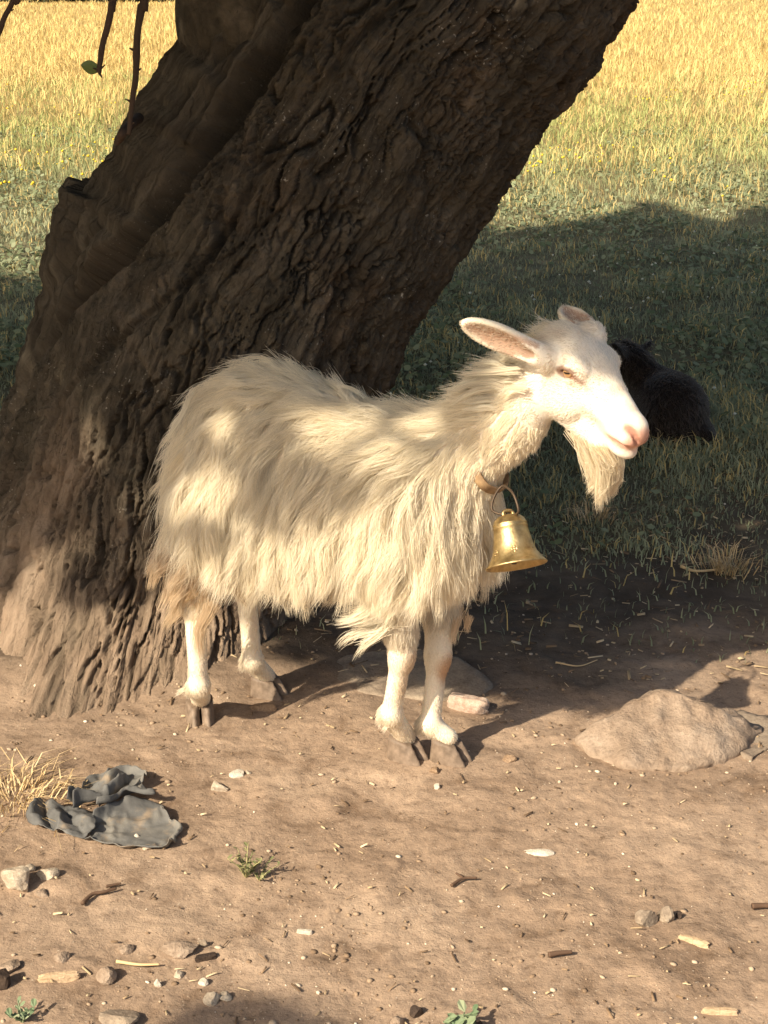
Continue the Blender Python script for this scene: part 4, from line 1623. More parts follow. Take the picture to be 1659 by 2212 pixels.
# ------------------------------------------------------------------ collar and bell
def build_collar():
    c0 = gp(1085, 1000, 0.0)
    ax = nrm(gp(1120, 880, 0) - np.array([0.285, 0, 0.635]))
    ax = nrm(np.array([0.80, 0, 0.60]))
    c0 = np.array([0.336, 0, 0.648])
    e1 = np.array([0, 1.0, 0])
    e2 = nrm(np.cross(ax, e1))
    n = 72
    ring = []
    for k in range(n):
        a = 2 * PI * k / n
        d = math.cos(a) * e1 + math.sin(a) * e2
        rr = np.linspace(0.03, 0.25, 120)
        v = GFLD.sample(c0 + rr[:, None] * d)
        i = int(np.argmax(v > 0.0)) if (v > 0).any() else 119
        ring.append(rr[i])
    ring = np.array(ring)
    for _ in range(6):
        ring = 0.25 * np.roll(ring, 1) + 0.5 * ring + 0.25 * np.roll(ring, -1)
    prof = [(0.003, -0.010), (0.006, -0.0085), (0.007, 0.0), (0.006, 0.0085), (0.003, 0.010), (0.001, 0.0)]
    V, Fc = [], []
    m = len(prof)
    for k in range(n):
        a = 2 * PI * k / n
        d = math.cos(a) * e1 + math.sin(a) * e2
        for (o, w) in prof:
            V.append(c0 + d * (ring[k] + o - 0.014 + 0.023 * sstep(0.10, 0.60, -d[2])) + ax * w)
    for k in range(n):
        for j in range(m):
            Fc.append((k * m + j, k * m + (j + 1) % m, ((k + 1) % n) * m + (j + 1) % m, ((k + 1) % n) * m + j))
    V = np.array(V)
    W = GO + V[:, :1] * GF + V[:, 1:2] * GL + V[:, 2:] * np.array([0, 0, 1.0])
    base = W.mean(0)
    m_, nt, out = new_mat('worn_leather')
    b = bsdf(nt, out, 0.7, spec=0.3)
    nn = noise_tex(nt, 60.0, 6, 0.6, obj_co(nt))
    r = ramp(nt, nn.outputs[0], [(0.3, (0.17, 0.10, 0.05)), (0.6, (0.32, 0.21, 0.11)), (0.8, (0.44, 0.31, 0.17))])
    nt.links.new(r.outputs[0], b.inputs['Base Color'])
    nt.links.new(bump(nt, nn.outputs[0], 0.5, 0.002), b.inputs['Normal'])
    root = empty('collar', tuple(base))
    link('strap', mesh_from('strap', W - base, Fc), m_, root)
    tag(root, "tan leather collar round the white goat's neck holding the bell", 'collar')
    return root, base


COLLAR, COLLAR_BASE = build_collar()

BRASS, _nt, _o = new_mat('brass')
_b = bsdf(_nt, _o, 0.30, metallic=1.0)
_co = obj_co(_nt)
_n = noise_tex(_nt, 45.0, 6, 0.65, _co)
_n2 = noise_tex(_nt, 240.0, 3, 0.6, _co)
_r = ramp(_nt, _n.outputs[0], [(0.28, (0.27, 0.185, 0.085)), (0.5, (0.50, 0.37, 0.175)), (0.72, (0.64, 0.50, 0.27))])
_nt.links.new(_r.outputs[0], _b.inputs['Base Color'])
_rr = N(_nt, 'ShaderNodeMapRange')
_rr.inputs[3].default_value, _rr.inputs[4].default_value = 0.34, 0.60
_nt.links.new(_n.outputs[0], _rr.inputs[0])
_nt.links.new(_rr.outputs[0], _b.inputs['Roughness'])
_nt.links.new(bump(_nt, _n2.outputs[0], 0.25, 0.0012, bump(_nt, _n.outputs[0], 0.3, 0.003)), _b.inputs['Normal'])
IRON, _nt, _o = new_mat('dark_wire')
_b = bsdf(_nt, _o, 0.55, (0.085, 0.06, 0.04), metallic=0.6)


def build_bell():
    top = goat_world(1098, 1112, -0.115)
    bot = goat_world(1116, 1222, -0.150)
    H = np.linalg.norm(bot - top) * 1.02
    axis = nrm(bot - top)
    prof = [(0.0, 0.0), (0.012, 0.0002), (0.022, 0.004), (0.029, 0.011), (0.0315, 0.018), (0.0330, 0.0195), (0.0330, 0.0225), (0.0322, 0.0245), (0.0335, 0.027), (0.0335, 0.0285), (0.0325, 0.030),
            (0.0340, 0.042), (0.0360, 0.056), (0.0385, 0.070), (0.0425, 0.083), (0.0480, 0.094), (0.0540, 0.1025), (0.0580, 0.1070), (0.0590, 0.1095), (0.0575, 0.1115),
            (0.0545, 0.1105), (0.0500, 0.1020), (0.0420, 0.0880), (0.0350, 0.0700), (0.0310, 0.040), (0.0290, 0.020), (0.018, 0.008), (0.0, 0.005)]
    k = H / 0.112
    BW = 1.12
    n = 64
    V, Fc = [], []
    for r, z in prof:
        for j in range(n):
            a = 2 * PI * j / n
            V.append((r * k * BW * math.cos(a), r * k * BW * math.sin(a), -z * k))
    for i in range(len(prof) - 1):
        for j in range(n):
            j2 = (j + 1) % n
            Fc.append((i * n + j, (i + 1) * n + j, (i + 1) * n + j2, i * n + j2))
    # little cast flower ornaments round the waist
    for q in range(6):
        a0 = 2 * PI * q / 6 + 0.2
        for p in range(5):
            if p == 4:
                da, dz = 0.0, 0.0
            else:
                da, dz = 0.11 * math.cos(p * PI / 2), 0.0052 * math.sin(p * PI / 2)
            zc, a = 0.080 + dz, a0 + da
            rr = np.interp(zc, [0.070, 0.083, 0.094], [0.0385, 0.0425, 0.048]) * k * BW
            c = np.array([rr * math.cos(a), rr * math.sin(a), -zc * k])
            o = len(V)
            nx = np.array([math.cos(a), math.sin(a), 0.35])
            tx = np.array([-math.sin(a), math.cos(a), 0])
            tz = np.array([0, 0, 1.0])
            for jj in range(8):
                w = 2 * PI * jj / 8
                V.append(c + 0.0030 * k * (math.cos(w) * tx + math.sin(w) * tz))
            V.append(c + nx * 0.0022 * k)
            for jj in range(8):
                Fc.append((o + jj, o + (jj + 1) % 8, o + 8))
    root = empty('brass_bell', tuple(top))
    tag(root, "large brass bell hanging at the white goat's chest", 'bell')
    q = Vector(-axis).to_track_quat('Z', 'Y')
    root.rotation_mode = 'QUATERNION'
    root.rotation_quaternion = q
    link('shell', mesh_from('shell', V, Fc), BRASS, root)
    # wire loop up to the collar, lug and clapper
    inv = q.to_matrix().inverted()

    def loc(p):
        return np.array(inv @ Vector(p - top))
    lug = [(-0.009, 0, -0.003), (-0.009, 0, 0.003), (-0.005, 0, 0.007), (0.005, 0, 0.007), (0.009, 0, 0.003), (0.009, 0, -0.003)]
    tube_obj('lug', catmull(lug, 24), 0.0035, BRASS, root, 8)
    wire = [goat_world(1112, 1113, -0.118), goat_world(1120, 1102, -0.125), goat_world(1108, 1066, -0.112), goat_world(1086, 1050, -0.088), goat_world(1068, 1072, -0.100),
            goat_world(1062, 1098, -0.112), goat_world(1072, 1108, -0.114), goat_world(1095, 1113, -0.116)]
    tube_obj('wire_loop', [loc(p) for p in catmull(wire, 40)], 0.0024, IRON, root, 8)
    cl = [(0.0, 0, -0.006), (0.002, 0, -0.05), (0.004, 0.0, -0.085), (0.004, 0, -0.098), (0.005, 0, -0.106)]
    tube_obj('clapper', [np.array(c) * k for c in cl], [0.002, 0.002, 0.004, 0.010, 0.004], IRON, root, 10)


build_bell()

# ------------------------------------------------------------------ dark goat lying behind
def build_lying_goat():
    base = at_z(1440, 945)
    root = empty('lying_goat', (base[0], base[1], gh(base[0], base[1])))
    tag(root, "blackish goat lying in the shaded grass behind the white goat's muzzle", 'goat')

    def q(px, py, dy=0.0):
        return at_y(px, py, base[1] + dy) - base
    F = Field((-0.42, -0.25, -0.04), (0.26, 0.55, 0.42), 0.008)
    F.ell(q(1455, 893) + np.array([0, 0.03, 0]), (0.112, 0.15, 0.118), 0.03)
    F.ell(q(1440, 880, 0.16), (0.115, 0.20, 0.115), 0.04)
    F.ell(q(1425, 930), (0.09, 0.10, 0.06), 0.03)
    F.ell(q(1480, 935), (0.085, 0.10, 0.06), 0.03)
    F.cone(q(1420, 850, 0.25), q(1372, 792, 0.30), 0.072, 0.054, 0.04)
    F.cone(q(1372, 790, 0.30), q(1345, 768, 0.32), 0.052, 0.046, 0.02)
    F.cone(q(1350, 768, 0.32), q(1295, 785, 0.27), 0.044, 0.028, 0.02)
    F.cone(q(1372, 768, 0.34), q(1404, 744, 0.38), 0.018, 0.008, 0.015)
    F.cone(q(1345, 765, 0.26), q(1325, 748, 0.20), 0.016, 0.008, 0.012)
    F.cone(q(1500, 930, -0.02), q(1525, 948, -0.10), 0.045, 0.024, 0.03)
    F.cone(q(1400, 935, -0.02), q(1365, 950, -0.08), 0.035, 0.020, 0.03)
    V, Qd = F.mesh()
    me = mesh_from('body', V, Qd)
    m, nt, out = new_mat('dark_hide')
    bsdf(nt, out, 0.8, (0.018, 0.013, 0.010), spec=0.2)
    link('body', me, m, root)
    rng = np.random.default_rng(3)
    P, T = sample_surface(V, Qd, 9000, rng)
    Nn = F.grad(P)
    D = np.repeat(np.array([[0.35, -0.4, -0.8]]), len(P), 0) + 0.4 * rng.normal(size=(len(P), 3))
    S = grow(P, Nn, D, 0.035 * (0.6 + 0.7 * rng.random(len(P))), 5, np.full(len(P), 0.4), np.full(len(P), 0.3), np.full(len(P), 0.3), rng, None)
    c = np.repeat(np.array([[0.045, 0.030, 0.021]]), len(P), 0) * (0.5 + 1.0 * rng.random(len(P)))[:, None]
    hair_object('coat', S, np.full(len(P), 0.0011), c, HAIR, root)


build_lying_goat()

# ------------------------------------------------------------------ stones
TAN = rock_material('tan_stone', (0.25, 0.180, 0.126), (0.33, 0.250, 0.183), (0.40, 0.315, 0.24), 14.0, 0.008)
PALE = rock_material('pale_stone', (0.37, 0.30, 0.22), (0.48, 0.40, 0.30), (0.60, 0.52, 0.41), 30.0, 0.003)
WHITE = rock_material('white_chip', (0.46, 0.40, 0.31), (0.60, 0.53, 0.43), (0.70, 0.64, 0.54), 40.0, 0.003)
GREY = rock_material('grey_stone', (0.20, 0.15, 0.11), (0.29, 0.23, 0.17), (0.37, 0.30, 0.22), 24.0, 0.003)
DARK = rock_material('dark_stone', (0.030, 0.022, 0.018), (0.060, 0.042, 0.032), (0.10, 0.07, 0.05), 40.0, 0.002)
BRICK = rock_material('pink_brick', (0.42, 0.27, 0.20), (0.54, 0.41, 0.32), (0.64, 0.56, 0.46), 60.0, 0.003)
WOOD = rock_material('pale_wood', (0.42, 0.29, 0.17), (0.56, 0.41, 0.26), (0.66, 0.51, 0.34), 30.0, 0.002)
RUST = rock_material('rusty_soil_clod', (0.22, 0.145, 0.088), (0.30, 0.205, 0.13), (0.37, 0.26, 0.17), 40.0, 0.004)


def stone_mesh(name, size, seed, facets=12, sub=3, rough=0.10):
    rng = np.random.default_rng(seed)
    bm = bmesh.new()
    bmesh.ops.create_icosphere(bm, subdivisions=sub, radius=1.0)
    V = np.array([v.co[:] for v in bm.verts])
    Fc = [tuple(v.index for v in f.verts) for f in bm.faces]
    bm.free()
    nn = rng.normal(size=(facets, 3))
    nn /= np.linalg.norm(nn, axis=1)[:, None]
    dd = 0.48 + 0.42 * rng.random(facets)
    dot = V @ nn.T
    lim = np.where(dot > 0.05, dd[None] / np.maximum(dot, 0.05), 9)
    r = np.minimum(1.0, lim.min(1))
    V = V * r[:, None]
    V = V * (1 + rough * fbm(V * 3 + seed, 3, seed))[:, None]
    V = V / np.abs(V).max(0) * np.array(size) * 0.5
    return mesh_from(name, V, Fc, smooth=sub >= 4)


def stone(name, px, py, w, h, mat, label, cat, seed, depth=None, rz=0.0, sink=0.35, facets=12, tilt=0.0, sub=3, block=False):
    """px,py: middle of the stone where it meets the soil; w,h apparent size in photo units"""
    g = at_z(px, py)
    sc = np.linalg.norm(g - CAMP) / FPX
    W_, H_ = w * sc, h * sc
    D_ = depth * sc if depth else W_ * 0.8
    me = block_mesh(name, (W_, D_, H_ * 1.45), seed) if block else stone_mesh(name, (W_, D_, H_ * 1.45), seed, facets, sub)
    o = link(name, me, mat)
    o.location = (g[0], g[1], gh(g[0], g[1]) + H_ * 1.45 * (0.5 - sink))
    o.rotation_euler = (tilt, 0, rz)
    tag(o, label, cat)
    return o


def block_mesh(name, size, seed, rough=0.10):
    bm = bmesh.new()
    bmesh.ops.create_cube(bm, size=1.0)
    bmesh.ops.subdivide_edges(bm, edges=bm.edges[:], cuts=7, use_grid_fill=True)
    V = np.array([v.co[:] for v in bm.verts])
    Fc = [tuple(v.index for v in f.verts) for f in bm.faces]
    bm.free()
    k = np.linalg.norm(V * 2, ord=6, axis=1)
    V = V / np.maximum(k, 1e-6)[:, None] * np.abs(V * 2).max(1)[:, None]
    ends = 1 - 0.35 * np.clip(np.abs(V[:, 0:1]) * 2 - 0.5, 0, 1) * (0.4 + 0.6 * vnoise(V * 2 + seed, seed)[:, None])
    V = V * np.concatenate([np.ones_like(ends), ends, ends], 1)
    nz = np.stack([fbm(V * 5 + seed, 3, seed), fbm(V * 5 + seed + 9, 3, seed + 1), fbm(V * 5 + seed + 17, 3, seed + 2)], -1)
    return mesh_from(name, (V + rough * nz) * np.array(size), Fc, smooth=False)


def boulder(name, outline, top, mat, label, cat, seed, amp=0.006, cuts=4, rounds=2):
    """outline: ground contact points in photo units; top: (px,py,Y) points of the upper surface"""
    pts = [at_z(x, y) - np.array([0, 0, 0.05]) for x, y in outline] + [at_z(x, y) + np.array([0, 0, 0.004]) for x, y in outline] + [at_y(x, y, Y) for x, y, Y in top]
    c = np.mean(pts, 0)
    c[2] = 0
    bm = bmesh.new()
    vs = [bm.verts.new(p - c) for p in pts]
    r = bmesh.ops.convex_hull(bm, input=vs)
    bmesh.ops.delete(bm, geom=[v for v in bm.verts if not v.link_faces], context='VERTS')
    for e_ in range(cuts):
        bmesh.ops.triangulate(bm, faces=bm.faces[:])
        ed = [e for e in bm.edges if e.calc_length() > 0.022]
        if not ed:
            break
        bmesh.ops.subdivide_edges(bm, edges=ed, cuts=1, use_grid_fill=True)
    bmesh.ops.triangulate(bm, faces=bm.faces[:])
    for _ in range(rounds):
        bmesh.ops.smooth_vert(bm, verts=bm.verts[:], factor=0.4, use_axis_x=True, use_axis_y=True, use_axis_z=True)
    V = np.array([v.co[:] for v in bm.verts])
    bm.normal_update()
    Nn = np.array([v.normal[:] for v in bm.verts])
    rdg = 1 - 2 * np.abs(fbm(V * 7 + seed, 3, seed + 5))
    V = V + Nn * (amp * 2.2 * fbm(V * 9 + seed, 4, seed) + amp * fbm(V * 34 + seed, 4, seed + 3) - 1.6 * amp * np.clip(rdg - 0.55, 0, 1) * 2)[:, None]
    bm.verts.index_update()
    Fc = [tuple(v.index for v in f.verts) for f in bm.faces]
    bm.free()
    o = link(name, mesh_from(name, V, Fc), mat)
    o.location = c
    tag(o, label, cat)
    return o


boulder('boulder', [(1238, 1600), (1275, 1628), (1335, 1648), (1430, 1668), (1530, 1655), (1600, 1628), (1650, 1580), (1600, 1540), (1420, 1520), (1300, 1560)],
        [(1300, 1562, 2.92), (1350, 1528, 2.95), (1392, 1497, 2.97), (1432, 1489, 2.97), (1478, 1508, 2.95), (1540, 1508, 2.96), (1556, 1524, 2.94), (1590, 1590, 2.90)],
        TAN, 'broad tan boulder half sunk in sunny soil at the right', 'rock', 5, 0.009, 5, 0)
boulder('boulder', [(1545, 1560), (1585, 1620), (1625, 1640), (1690, 1600), (1680, 1555), (1600, 1535)],
        [(1575, 1540, 3.03), (1600, 1560, 2.99), (1640, 1580, 2.94), (1610, 1600, 2.93)],
        GREY, 'low broken rock tucked against the right end of the broad boulder', 'rock', 9, 0.006, 4, 1)
boulder('boulder', [(648, 1468), (720, 1490), (830, 1506), (950, 1512), (1050, 1502), (1068, 1480), (1000, 1440), (800, 1420), (690, 1440)],
        [(690, 1438, 3.24), (745, 1412, 3.30), (820, 1398, 3.34), (920, 1396, 3.34), (985, 1412, 3.30), (1035, 1452, 3.24), (850, 1450, 3.22), (760, 1460, 3.20)],
        GREY, 'rounded shaded rock on the ground behind the front legs of the white goat', 'rock', 14, 0.004, 5, 3)
stone('brick_fragment', 1012, 1524, 88, 26, BRICK, 'pinkish white brick fragment lying by the far front leg', 'brick', 41, depth=30, rz=-0.38, sink=0.22, block=True)
stone('stone', 38, 1925, 66, 46, PALE, 'pale pointed stone at the left edge below the rag', 'stone', 3, sink=0.25, facets=9)
stone('stone', 102, 1905, 54, 20, PALE, 'small flat pale stone just right of the pointed stone', 'stone', 6, depth=36, rz=0.3)
stone('stone', 62, 1890, 30, 14, PALE, 'little pale stone tucked behind the pointed stone', 'stone', 7)
stone('stone', 92, 1935, 34, 14, TAN, 'small tan stone in front of the flat pale stone', 'stone', 8)
stone('stone', 388, 2058, 84, 30, TAN, 'broad low tan stone in the lower left soil', 'stone', 11, depth=50, sink=0.42)
stone('stone', 440, 2040, 22, 18, GREY, 'small grey stone touching the broad low tan stone', 'stone', 12)
stone('stone', 275, 2050, 40, 18, TAN, 'low tan stone left of the broad low tan stone', 'stone', 13, sink=0.4)
stone('stone', 234, 2114, 54, 32, TAN, 'rounded tan stone in front of the thin straw', 'stone', 15, sink=0.3)
stone('stone', 138, 2078, 40, 18, TAN, 'small buried tan stone above the wood splinter', 'stone', 16, sink=0.42)
stone('stone', 20, 2100, 52, 22, TAN, 'flat tan stone at the left edge above the dark stone', 'stone', 17, sink=0.4)
stone('stone', 6, 2132, 44, 44, DARK, 'dark brown stone cut by the left edge near the bottom', 'stone', 18, sink=0.25)
stone('stone', 458, 2158, 40, 22, PALE, 'cream angular stone above the bottom shadow', 'stone', 21, rz=0.5, sink=0.3, facets=8)
stone('stone', 485, 2150, 32, 16, PALE, 'cream chip touching the angular cream stone', 'stone', 22, sink=0.3)
stone('stone', 438, 2122, 26, 14, WHITE, 'white crumb of stone just above the angular cream stone', 'stone', 23)
stone('stone', 340, 2128, 18, 18, WHITE, 'bright white pebble in the lower left soil', 'stone', 24)
stone('stone', 388, 2105, 24, 14, PALE, 'pale pebble below the broad low tan stone', 'stone', 25)
stone('stone', 470, 1700, 50, 17, PALE, 'flat pale stone on open soil below the hind legs', 'stone', 27, depth=26, rz=-0.1, sink=0.3)
stone('stone', 512, 1672, 34, 14, WHITE, 'small white stone above the flat pale stone', 'stone', 28, sink=0.3)
stone('stone', 536, 1668, 14, 9, PALE, 'tiny pale pebble right of the small white stone', 'stone', 29)
stone('stone', 945, 1702, 16, 14, WHITE, 'white pebble below the front hooves', 'stone', 30)
stone('stone', 296, 1812, 14, 12, WHITE, 'round white pebble under the lower edge of the rag', 'stone', 31)
stone('stone', 318, 1838, 20, 12, PALE, 'round cream pebble below the rag, beside the white pebble', 'stone', 33)
stone('stone', 1394, 1988, 56, 42, GREY, 'rounded grey stone alone on the soil at lower right', 'stone', 34, sink=0.3)
stone('stone', 1436, 1978, 40, 32, GREY, 'dark lumpy stone right behind the rounded grey stone', 'stone', 35, sink=0.35)
stone('stone', 1468, 1972, 16, 14, DARK, 'small black pebble beside the dark lumpy stone', 'stone', 36)
stone('stone', 901, 2186, 32, 22, DARK, 'dark brown stone near the bottom middle', 'stone', 37, sink=0.25)
stone('stone', 860, 2208, 34, 20, TAN, 'tan stone at the bottom edge under the dark stone', 'stone', 38, sink=0.3)
stone('stone', 1160, 1834, 74, 10, WHITE, 'thin white flake on the soil below the boulder', 'stone', 39, depth=30, rz=-0.1, sink=0.40, facets=9)
stone('stone', 568, 1533, 62, 18, RUST, 'crumbly soil lump under the far hind hoof', 'clod', 44, depth=30, sink=0.42)
stone('stone', 940, 1668, 26, 14, RUST, 'soil lump just below the front hooves', 'clod', 45, sink=0.4)
stone('stone', 1100, 1640, 34, 14, RUST, 'soil lump right of the far front hoof', 'clod', 46, sink=0.4)
stone('stone', 255, 2206, 90, 24, GREY, 'grey stone cut by the bottom edge at lower left', 'stone', 47, sink=0.4)
stone('stone', 1035, 2216, 26, 16, DARK, 'dark chip at the bottom edge beside the leafy weed', 'stone', 48)
stone('wood_chip', 128, 2118, 82, 17, WOOD, 'long flat wood splinter at lower left', 'wood chip', 51, depth=16, rz=0.22, sink=0.3, block=True)
stone('wood_chip', 1556, 2180, 70, 12, WOOD, 'pale wood chip near the bottom right corner', 'wood chip', 52, depth=13, rz=-0.05, sink=0.3, block=True)
stone('wood_chip', 1500, 2030, 62, 11, WOOD, 'slanted pale wood chip right of the rounded grey stone', 'wood chip', 53, depth=13, rz=-0.5, sink=0.3, block=True)
stone('wood_chip', 658, 2012, 32, 8, WHITE, 'small white chip on bare soil at middle bottom', 'wood chip', 54, depth=9, rz=-0.1, sink=0.3, block=True)
stone('wood_chip', 445, 2072, 44, 10, DARK, 'dark flat bark chip below the weed', 'bark chip', 55, depth=13, rz=0.3, sink=0.3, block=True)

# ------------------------------------------------------------------ fallen twigs and straws
STICK_DK, _nt, _o = new_mat('dark_stick')
bsdf(_nt, _o, 0.85, (0.11, 0.065, 0.04))
STRAW, _nt, _o = new_mat('straw')
_b = bsdf(_nt, _o, 0.6, spec=0.3)
_gi = N(_nt, 'ShaderNodeNewGeometry')
_r = ramp(_nt, _gi.outputs['Random Per Island'], [(0, (0.40, 0.27, 0.12)), (0.5, (0.60, 0.43, 0.22)), (1, (0.74, 0.58, 0.34))])
_nt.links.new(_r.outputs[0], _b.inputs['Base Color'])


def stick(name, pix, r, mat, label, cat, lift=0.004):
    pts = []
    for x, y in pix:
        g = at_z(x, y)
        pts.append((g[0], g[1], gh(g[0], g[1]) + r + lift))
    c = np.mean(pts, 0)
    P = catmull(np.array(pts) - c, 24)
    o = tube_obj(name, P, np.linspace(r, r * 0.6, 24), mat, None, 7)
    o.location = c
    tag(o, label, cat)
    return o


stick('stick', [(178, 1960), (200, 1942), (225, 1938), (252, 1930)], 0.004, STICK_DK, 'thin dark curved stick below the rag', 'stick')
stick('stick', [(975, 1916), (1000, 1902), (1030, 1900)], 0.0032, STICK_DK, 'short dark bent stick on the open soil', 'stick')
stick('stick', [(1000, 1900), (985, 1890)], 0.003, STICK_DK, 'stub of dark twig joining the short bent stick', 'stick')
stick('stick', [(1625, 1956), (1650, 1954), (1690, 1956)], 0.0055, STICK_DK, 'dark stick running out at the right edge', 'stick')
stick('stick', [(1185, 2068), (1210, 2064), (1235, 2061)], 0.005, STICK_DK, 'stubby dark stick at lower middle right', 'stick')
stick('stick', [(230, 1925), (262, 1918)], 0.003, STICK_DK, 'small dark splinter just above the curved stick', 'stick')
stick('straw', [(252, 2086), (300, 2091), (345, 2088)], 0.003, STRAW, 'long pale straw below the broad low tan stone', 'straw')
stick('straw', [(1200, 1440), (1250, 1445), (1290, 1430)], 0.002, STRAW, 'pale straw lying in the shade behind the boulder', 'straw')
stick('straw', [(1470, 1232), (1500, 1240), (1540, 1236), (1575, 1230)], 0.0045, STRAW, 'pale bent stem beside the dry tuft in the shade', 'straw')

# ------------------------------------------------------------------ crumpled dark rag
def build_rag():
    m, nt, out = new_mat('weathered_dark_cloth')
    b = bsdf(nt, out, 0.7, spec=0.35)
    co = obj_co(nt)
    n1 = noise_tex(nt, 9.0, 6, 0.6, co)
    n2 = noise_tex(nt, 160.0, 4, 0.6, co)
    r = ramp(nt, n1.outputs[0], [(0.32, (0.082, 0.080, 0.076)), (0.5, (0.125, 0.122, 0.114)), (0.68, (0.18, 0.168, 0.145))])
    nd = noise_tex(nt, 22.0, 5, 0.6, co)
    du = ramp(nt, nd.outputs[0], [(0.58, (0, 0, 0)), (0.72, (0.75, 0.75, 0.75))])
    c = mixc(nt, du.outputs[0], r.outputs[0], (0.30, 0.225, 0.15))
    nt.links.new(c, b.inputs['Base Color'])
    nt.links.new(bump(nt, n2.outputs[0], 0.4, 0.0015, bump(nt, n1.outputs[0], 0.3, 0.01)), b.inputs['Normal'])
    base = at_z(235, 1770)
    root = empty('rag', (base[0], base[1], 0))
    tag(root, 'crumpled black grey rag lying on the sunny soil at left', 'rag')

    def zz(x, y):      # zoomed sketch units -> photo units
        return (53 + x * 0.224, 1659 + y * 0.224)

    def sheet(name, rows, height, seed, nu=54, nv=30):
        """rows: list of edge polylines (front to back), each same point count"""
        R = [catmull(np.array([at_z(*zz(*p)) for p in row]), nu) for row in rows]
        G = np.array([catmull(np.array([R[i][k] for i in range(len(R))]), nv) for k in range(nu)])     # nu,nv,3
        X, Y = G[..., 0], G[..., 1]
        u = np.linspace(0, 1, nu)[:, None] * np.ones((1, nv))
        v = np.linspace(0, 1, nv)[None, :] * np.ones((nu, 1))
        z = ground_h(X.ravel(), Y.ravel()).reshape(X.shape) + 0.004
        P = np.stack([X, Y, 0 * X], -1)
        z = z + height(u, v, P)
        X = X + 0.010 * fbm(p3(X.ravel() * 26, Y.ravel() * 26, seed + 0.5), 3, seed + 3).reshape(X.shape)
        Y = Y + 0.012 * fbm(p3(X.ravel() * 26, Y.ravel() * 26, seed + 7.5), 3, seed + 4).reshape(X.shape)
        rg = 1 - np.abs(fbm(p3(X.ravel() * 16, Y.ravel() * 22, seed), 3, seed)).reshape(X.shape) * 2.2
        z = z + 0.007 * np.clip(rg, 0, 1) ** 3 + 0.003 * fbm(p3(X.ravel() * 60, Y.ravel() * 60, seed), 3, seed).reshape(X.shape)
        V = np.stack([X - base[0], Y - base[1], z], -1).reshape(-1, 3)
        idx = np.arange(nu * nv).reshape(nu, nv)
        f = np.stack([idx[:-1, :-1], idx[1:, :-1], idx[1:, 1:], idx[:-1, 1:]], -1).reshape(-1, 4)
        o = link(name, mesh_from(name, V, f), m, root)
        so = o.modifiers.new('thick', 'SOLIDIFY')
        so.thickness = 0.0012
        return o

    # big flat lobe at the front right
    sheet('flap', [[(560, 735), (700, 765), (1000, 822), (1300, 825), (1450, 812)], [(640, 690), (800, 690), (1050, 720), (1330, 720), (1500, 700)],
                   [(640, 600), (800, 570), (1050, 560), (1330, 560), (1500, 620)], [(680, 545), (880, 445), (1000, 385), (1240, 370), (1295, 450)]],
          lambda u, v, P: 0.022 * np.exp(-((v - 0.93) / 0.12) ** 2) * (1 - 0.55 * u) + 0.010 * np.exp(-((u - 0.96) / 0.05) ** 2) * (v < 0.75) + 0.006 * np.exp(-((v - 0.02) / 0.05) ** 2), 3)
    # raised fold above it
    sheet('flap', [[(690, 545), (820, 500), (920, 420), (1060, 385), (1260, 378)], [(720, 480), (850, 420), (960, 350), (1080, 320), (1255, 330)], [(740, 420), (850, 350), (985, 270), (1090, 255), (1215, 280)]],
          lambda u, v, P: 0.012 + 0.030 * np.exp(-((v - 0.15) / 0.22) ** 2) * (1 - 0.5 * u) + 0.010 * np.sin(u * 9) * v * (1 - u), 5, 40, 20)
    # long upper strip
    sheet('flap', [[(420, 470), (520, 450), (700, 385), (860, 320), (990, 262), (1140, 240)], [(500, 400), (600, 330), (730, 270), (900, 190), (1030, 170), (1150, 190)], [(560, 330), (640, 230), (760, 180), (900, 115), (1050, 105), (1150, 160)]],
          lambda u, v, P: 0.010 + 0.034 * np.exp(-((v - 0.25) / 0.25) ** 2) * (0.55 + 0.45 * np.cos(u * 11)) + 0.014 * np.exp(-((v - 0.9) / 0.15) ** 2), 7, 56, 20)
    # narrow rolled tail
    sheet('flap', [[(480, 530), (620, 480), (740, 440), (850, 400), (960, 300)], [(500, 480), (640, 420), (760, 370), (880, 310), (985, 262)]],
          lambda u, v, P: 0.020 + 0.030 * np.sin(PI * v) * (0.7 + 0.3 * np.cos(u * 7)), 8, 40, 12)
    # crumpled left end
    sheet('flap', [[(60, 615), (200, 690), (340, 715), (520, 750), (690, 690)], [(30, 590), (170, 590), (330, 640), (500, 650), (690, 620)], [(80, 520), (200, 520), (330, 540), (480, 560), (690, 560)], [(140, 450), (250, 455), (350, 470), (500, 490), (690, 500)]],
          lambda u, v, P: 0.006 + 0.026 * np.abs(np.sin(u * 7.5 + 2.0 * v)) * (1 - 0.6 * u) * (0.4 + 0.6 * np.sin(PI * np.clip(v, 0.05, 0.95))), 11, 60, 26)


build_rag()

# ------------------------------------------------------------------ weeds and tufts
WEED, _nt, _o = new_mat('weed_green')
_b = bsdf(_nt, _o, 0.6, spec=0.25)
_gi = N(_nt, 'ShaderNodeNewGeometry')
_r = ramp(_nt, _gi.outputs['Random Per Island'], [(0, (0.11, 0.125, 0.05)), (0.5, (0.20, 0.20, 0.09)), (1, (0.33, 0.29, 0.14))])
_nt.links.new(_r.outputs[0], _b.inputs['Base Color'])
WEED2, _nt, _o = new_mat('weed_blue_green')
_b = bsdf(_nt, _o, 0.55, spec=0.3)
_gi = N(_nt, 'ShaderNodeNewGeometry')
_r = ramp(_nt, _gi.outputs['Random Per Island'], [(0, (0.10, 0.15, 0.075)), (0.5, (0.17, 0.22, 0.12)), (1, (0.26, 0.29, 0.17))])
_nt.links.new(_r.outputs[0], _b.inputs['Base Color'])


